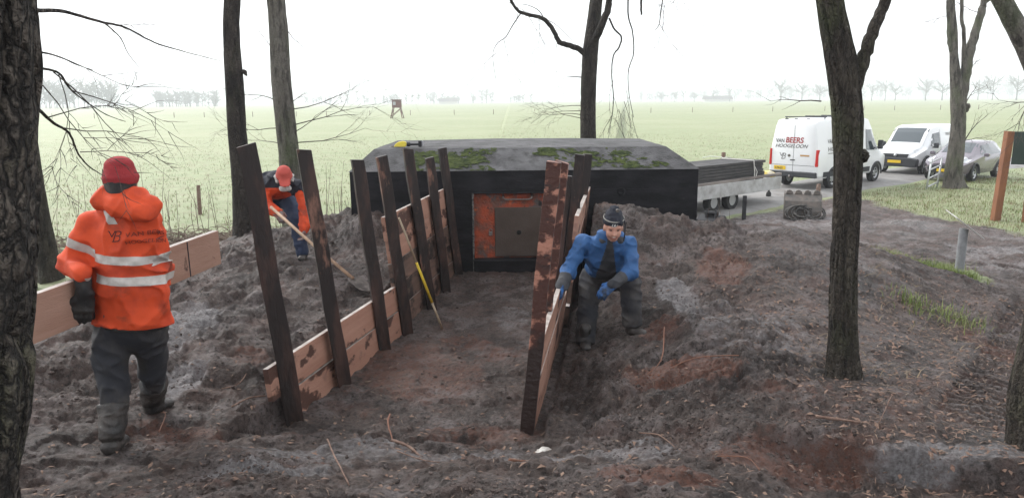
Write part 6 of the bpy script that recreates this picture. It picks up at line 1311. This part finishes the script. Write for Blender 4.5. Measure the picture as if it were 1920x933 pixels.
for y_ in (-.35, .1, .45): m = MB(); m.box((-2.42, y_, 2.42), (.12, .13, .07)); m.build('work_lamp', M_bump, van, bevel=.015)
m = MB(); m.tube([(-2.66, 0, .42), (-2.86, 0, .42), (-2.88, 0, .50)], .025, 8); m.build('tow_ball', M_steel, van, smooth=True)
# --- smaller white van facing the camera
DS = [(-2.1, .45, 1.0, 1.72, .80, .82, .66, .14), (-2.05, .38, 1.0, 1.80, .85, .87, .72, .14), (-1.8, .33, 1.0, 1.85, .87, .90, .76, .13), (.3, .32, 1.0, 1.86, .87, .90, .76, .13), (.75, .32, 1.0, 1.78, .87, .90, .73, .13), (1.05, .32, 1.0, 1.58, .87, .895, .70, .13), (1.40, .32, .98, 1.22, .86, .88, .70, .12), (1.55, .32, .94, 1.10, .85, .87, .70, .12), (1.95, .34, .84, .98, .82, .84, .66, .12), (2.12, .38, .74, .86, .74, .76, .58, .10), (2.18, .44, .66, .76, .62, .64, .48, .08)]
df = Vector((15.15, 29.55, RZ)); hd_ = R(40); ctr = df + Vector((math.cos(hd_), math.sin(hd_), 0)) * 2.15
dv_, db, DW = vehicle(ctr, hd_ + math.pi, 'compact white van facing the trench between the large van and the dark car', DS, (-1.35, 1.42), .315, M_white)
on_side(dv_, db, 'cab_window', (.25, 1.08), (1.12, 1.08), (.80, 1.54), (.25, 1.60), M_glass)
v2, f2_ = quad((.80, -.66), (1.42, -.70), (1.42, .70), (.80, .66), 10, 10); decal('windscreen', dv_, db, v2, f2_, (0, 0, 3.0), (1, 0, 0), (0, 1, 0), (0, 0, -1), M_glass, .006, True)
m = MB(); m.prism([(-.82, .30), (.82, .30), (.84, .60), (.62, .66), (-.62, .66), (-.84, .60)], (1.98, 0, 0), (0, 1, 0), (0, 0, 1), (1, 0, 0), .26); m.build('bumper', M_bump, dv_, bevel=.04)
m = MB(); m.prism([(-.46, .66), (.46, .66), (.50, .80), (-.50, .80)], (2.06, 0, 0), (0, 1, 0), (0, 0, 1), (1, 0, 0), .14); m.build('grille', M_bump, dv_, bevel=.01)
m = MB(); m.lathe([(.0, 0), (.06, 0), (.06, .015), (0, .02)], (2.20, 0, .74), (1, 0, 0), 16); m.build('badge', M_rim, dv_, smooth=True)
m = MB(); m.box((2.25, 0, .50), (.02, .50, .11)); m.build('plate', M_pl, dv_)
for s_ in (-1, 1):
    v2, f2_ = quad((1.80, s_ * .56), (2.02, s_ * .56), (1.95, s_ * .78), (1.68, s_ * .80)); decal('headlamp', dv_, db, v2, f2_, (0, 0, 2), (1, 0, 0), (0, 1, 0), (0, 0, -1), M_hl, .008, True)
    m = MB(); m.box((.98, s_ * 1.02, 1.10), (.12, .16, .20)); m.bar((.98, s_ * .88, 1.02), (.98, s_ * 1.0, 1.06), .05, .05); m.build('mirror', M_bump, dv_, bevel=.02)
on_side(dv_, db, 'side_moulding', (-1.0, .62), (.95, .62), (.95, .70), (-1.0, .70), M_bump)
on_side(dv_, db, 'door_seam', (.20, .42), (.215, .42), (.215, 1.7), (.20, 1.7), M_bump)
m = MB(); m.box((.28, -.905, .95), (.16, .03, .04)); m.build('door_handle', M_bump, dv_, bevel=.006)
writing(dv_, db, 'VAN BEERS', .17, (-.35, 1.3, 1.45), (-1, 0, 0), (0, -1, 0), M_tx_k, .1, .001, 1.0)
# --- dark hatchback
CS = [(-1.95, .45, .80, .98, .62, .66, .50, .10), (-1.9, .36, .85, 1.12, .76, .79, .56, .12), (-1.7, .30, .90, 1.34, .82, .85, .58, .12), (-1.3, .28, .92, 1.44, .84, .87, .60, .12), (-.4, .27, .92, 1.48, .84, .87, .62, .12), (.2, .27, .92, 1.43, .84, .87, .61, .12), (.6, .27, .92, 1.24, .84, .865, .62, .12), (1.0, .27, .88, 1.02, .83, .86, .66, .10), (1.5, .29, .78, .92, .80, .83, .62, .10), (1.8, .32, .70, .80, .72, .75, .56, .10), (1.96, .40, .60, .68, .58, .60, .44, .08)]
cf = Vector((15.55, 26.95, RZ - .06)); hc = R(40); ctr = cf + Vector((math.cos(hc), math.sin(hc), 0)) * 2.0; ctr.z = hz(ctr.x, ctr.y) + .02
cr_, cb, CW = vehicle(ctr, hc + math.pi, 'dark plum hatchback parked on the verge behind the many-stemmed tree', CS, (-1.25, 1.28), .31, M_plum); cr_.scale = (.95,) * 3
on_side(cr_, cb, 'side_window', (-1.25, .98), (.70, .96), (.25, 1.32), (-1.05, 1.36), M_glass)
on_side(cr_, cb, 'window_pillar', (-.35, .96), (-.27, .96), (-.30, 1.38), (-.38, 1.38), M_plum, off=.010)
v2, f2_ = quad((.28, -.55), (.94, -.64), (.94, .64), (.28, .55), 10, 10); decal('windscreen', cr_, cb, v2, f2_, (0, 0, 3.0), (1, 0, 0), (0, 1, 0), (0, 0, -1), M_glass, .006, True)
m = MB(); m.prism([(-.55, .34), (.55, .34), (.62, .52), (.5, .62), (-.5, .62), (-.62, .52)], (1.82, 0, 0), (0, 1, 0), (0, 0, 1), (1, 0, 0), .16); m.build('grille', M_bump, cr_, bevel=.02)
m = MB(); m.box((1.99, 0, .43), (.02, .50, .11)); m.build('plate', M_pl, cr_)
for s_ in (-1, 1):
    v2, f2_ = quad((1.48, s_ * .50), (1.80, s_ * .46), (1.72, s_ * .70), (1.40, s_ * .76)); decal('headlamp', cr_, cb, v2, f2_, (0, 0, 2), (1, 0, 0), (0, 1, 0), (0, 0, -1), M_hl, .008, True)
    m = MB(); m.box((.60, s_ * .97, .98), (.12, .18, .13)); m.build('mirror', M_plum, cr_, bevel=.02)
    m = MB(); m.tube([(1.80, s_ * .62, .36), (1.86, s_ * .56, .44), (1.84, s_ * .64, .50)], .02, 6); m.build('fog_lamp_trim', M_rim, cr_, smooth=True)
# --- trailer with its load
ht = R(40); tc_ = Vector((5.45, 20.95, RZ - .03)); root = empty('trailer', tc_, ht, 'low flatbed trailer with pale aluminium side boards hitched to the large van', 'trailer')
M_alu = mat('scuffed_aluminium_board', (.48, .48, .48), .5, metal=.2, noise=(3, .4, .65), col2=(.30, .29, .28), bump=.2)
TLn, TWd = 4.6, 1.9
m = MB(); m.box((0, 0, .48), (TLn, TWd, .06)); m.build('bed', M_bk, root)
for s_ in (-1, 1):
    m = MB(); m.box((0, s_ * (TWd / 2 + .016), .60), (TLn, .03, .36)); m.build('side_board', M_alu, root, bevel=.006)
    for x in (-.45, .40):
        m = MB(); m.lathe([(.16, 0), (.27, 0), (.28, .03), (.28, .16), (.27, .18), (.16, .18), (.16, 0)], (x - .3, s_ * (TWd / 2 - .10), .28), (0, -s_, 0), 22, cap=False); w_ = m.build('wheel', M_tyre, root, smooth=R(35)); m = MB(); m.lathe([(0, .03), (.10, .03), (.17, .01)], (x - .3, s_ * (TWd / 2 - .10), .28), (0, -s_, 0), 18); m.build('rim', M_rim, w_)
for s_ in (-1, 1): m = MB(); m.box((s_ * (TLn / 2 + .016), 0, .60), (.03, TWd + .06, .36)); m.build('end_board', M_alu, root, bevel=.006)
m = MB(); m.bar((TLn / 2 - .2, -.5, .52), (TLn / 2 + 1.1, 0, .46), .09, .09, (0, 0, 1)); m.bar((TLn / 2 - .2, .5, .52), (TLn / 2 + 1.1, 0, .46), .09, .09, (0, 0, 1)); m.build('drawbar', M_bk, root)
m = MB(); m.lathe([(.0, -.01), (.05, 0), (.05, .07), (0, .08)], (TLn / 2 + 1.05, 0, .44), (0, 0, 1), 12); m.build('coupling', M_steel, root)
m = MB(); m.tube([(TLn / 2 + .85, -.1, .06), (TLn / 2 + .85, -.1, .75)], .03, 8); m.lathe([(.05, -.03), (.10, -.03), (.10, .03), (.05, .03)], (TLn / 2 + .85, -.1, .09), (0, 1, 0), 14); m.build('jockey_wheel', M_tyre, root)
rot = Matrix.Rotation(ht, 4, 'Z')
M_pk = mat('dark_stacked_plank', (.030, .029, .030), .7, noise=(4, .4, .7), col2=(.075, .070, .068), bump=.3, stretch=(.3, 1, 1))
rk = random.Random(77); first = None
mm = MB(); mm.box((0, 0, 0), (3.9, .26, .068)); 
for lay in range(10):
    for col in range(4):
        if first is None: o = mm.build('plank', M_pk, bevel=.004); first = o
        else: o = first.copy(); C.objects.link(o)
        o.location = tc_ + rot @ Vector((-.32 + rk.uniform(-.08, .08), -.70 + col * .29 + rk.uniform(-.01, .01), .546 + lay * .078)); o.rotation_euler = (0, 0, ht + rk.uniform(-.012, .012))
        tag(o, 'dark plank in the stack on the trailer', 'plank', 'planks stacked on the trailer')
m = MB(); P = [(1.05, -.90, .54), (1.05, -.885, 1.0), (1.05, -.84, 1.30), (1.06, -.5, 1.30), (1.05, .2, 1.30), (1.05, .34, 1.1), (1.05, .36, .56)]; m.tube([Vector(p) for p in P], .016, 6); m.tube([(1.05, -.89, 1.12), (1.12, -.92, .98), (1.07, -.92, .82)], .012, 5)
o = m.build('strap', mat('pale_rope', (.62, .60, .56), .8)); o.location = tc_; o.rotation_euler = (0, 0, ht); tag(o, 'pale rope tied round the planks on the trailer', 'rope')
def sack(loc, sz, m_, label, seed, name='sack'):
    root_ = empty(name, loc, 0, label, name); o_, V_, F_ = cloth('bag', root_, [E(np.array(loc) + (-sz[0], 0, sz[2] * .8), np.array(loc) + (sz[0], .05, sz[2]), (sz[1], sz[2]), (sz[1], sz[2] * .9), right=(0, 1, 0)), E(np.array(loc) + (sz[0] * .5, 0, sz[2] * 1.4), np.array(loc) + (sz[0] * .9, 0, sz[2] * 1.5), sz[2] * .5, sz[2] * .4)], m_, k=.06, res=.022, folds=.022, ff=7, s=seed); return root_
q = tc_ + rot @ Vector((2.0, -.55, .54)); sack(q, (.22, .20, .20), mat('yellow_plastic_sack', (.72, .52, .05), .45, noise=(3, .45, .65), col2=(.62, .60, .52)), 'yellow plastic sack at the hitch end of the trailer', 4)
q = tc_ + rot @ Vector((1.72, -.80, .54)); sack(q, (.14, .09, .11), mat('white_plastic_sack', (.66, .66, .66), .5), 'small white crumpled sack beside the planks on the trailer', 8)
m = MB(); m.box((0, 0, 0), (4.1, .10, .07)); o = m.build('beam', mat('grey_beam', (.24, .21, .19), .8, noise=(3, .4, .6), col2=(.13, .11, .10), stretch=(.3, 1, 1)), bevel=.006); o.location = tc_ + rot @ Vector((.35, -.90, .82)); o.rotation_euler = (0, R(-.5), ht + R(.5)); tag(o, 'grey wooden beam lying on the near side board of the trailer', 'beam')

# ================================================================== HAZE
hm_ = bpy.data.materials.new('mist'); hm_.use_nodes = True; tt_ = hm_.node_tree; tt_.nodes.clear(); vo = tt_.nodes.new('ShaderNodeVolumePrincipled'); oo = tt_.nodes.new('ShaderNodeOutputMaterial')
vo.inputs['Color'].default_value = (.93, .965, 1, 1); vo.inputs['Density'].default_value = .0009; vo.inputs['Anisotropy'].default_value = 0.1; tt_.links.new(vo.outputs[0], oo.inputs['Volume'])
m = MB(); m.box((0, 1740, 15.0), (9000, 3800, 34)); tag(m.build('haze', hm_), 'pale winter mist over the meadow', 'haze', kind='stuff')
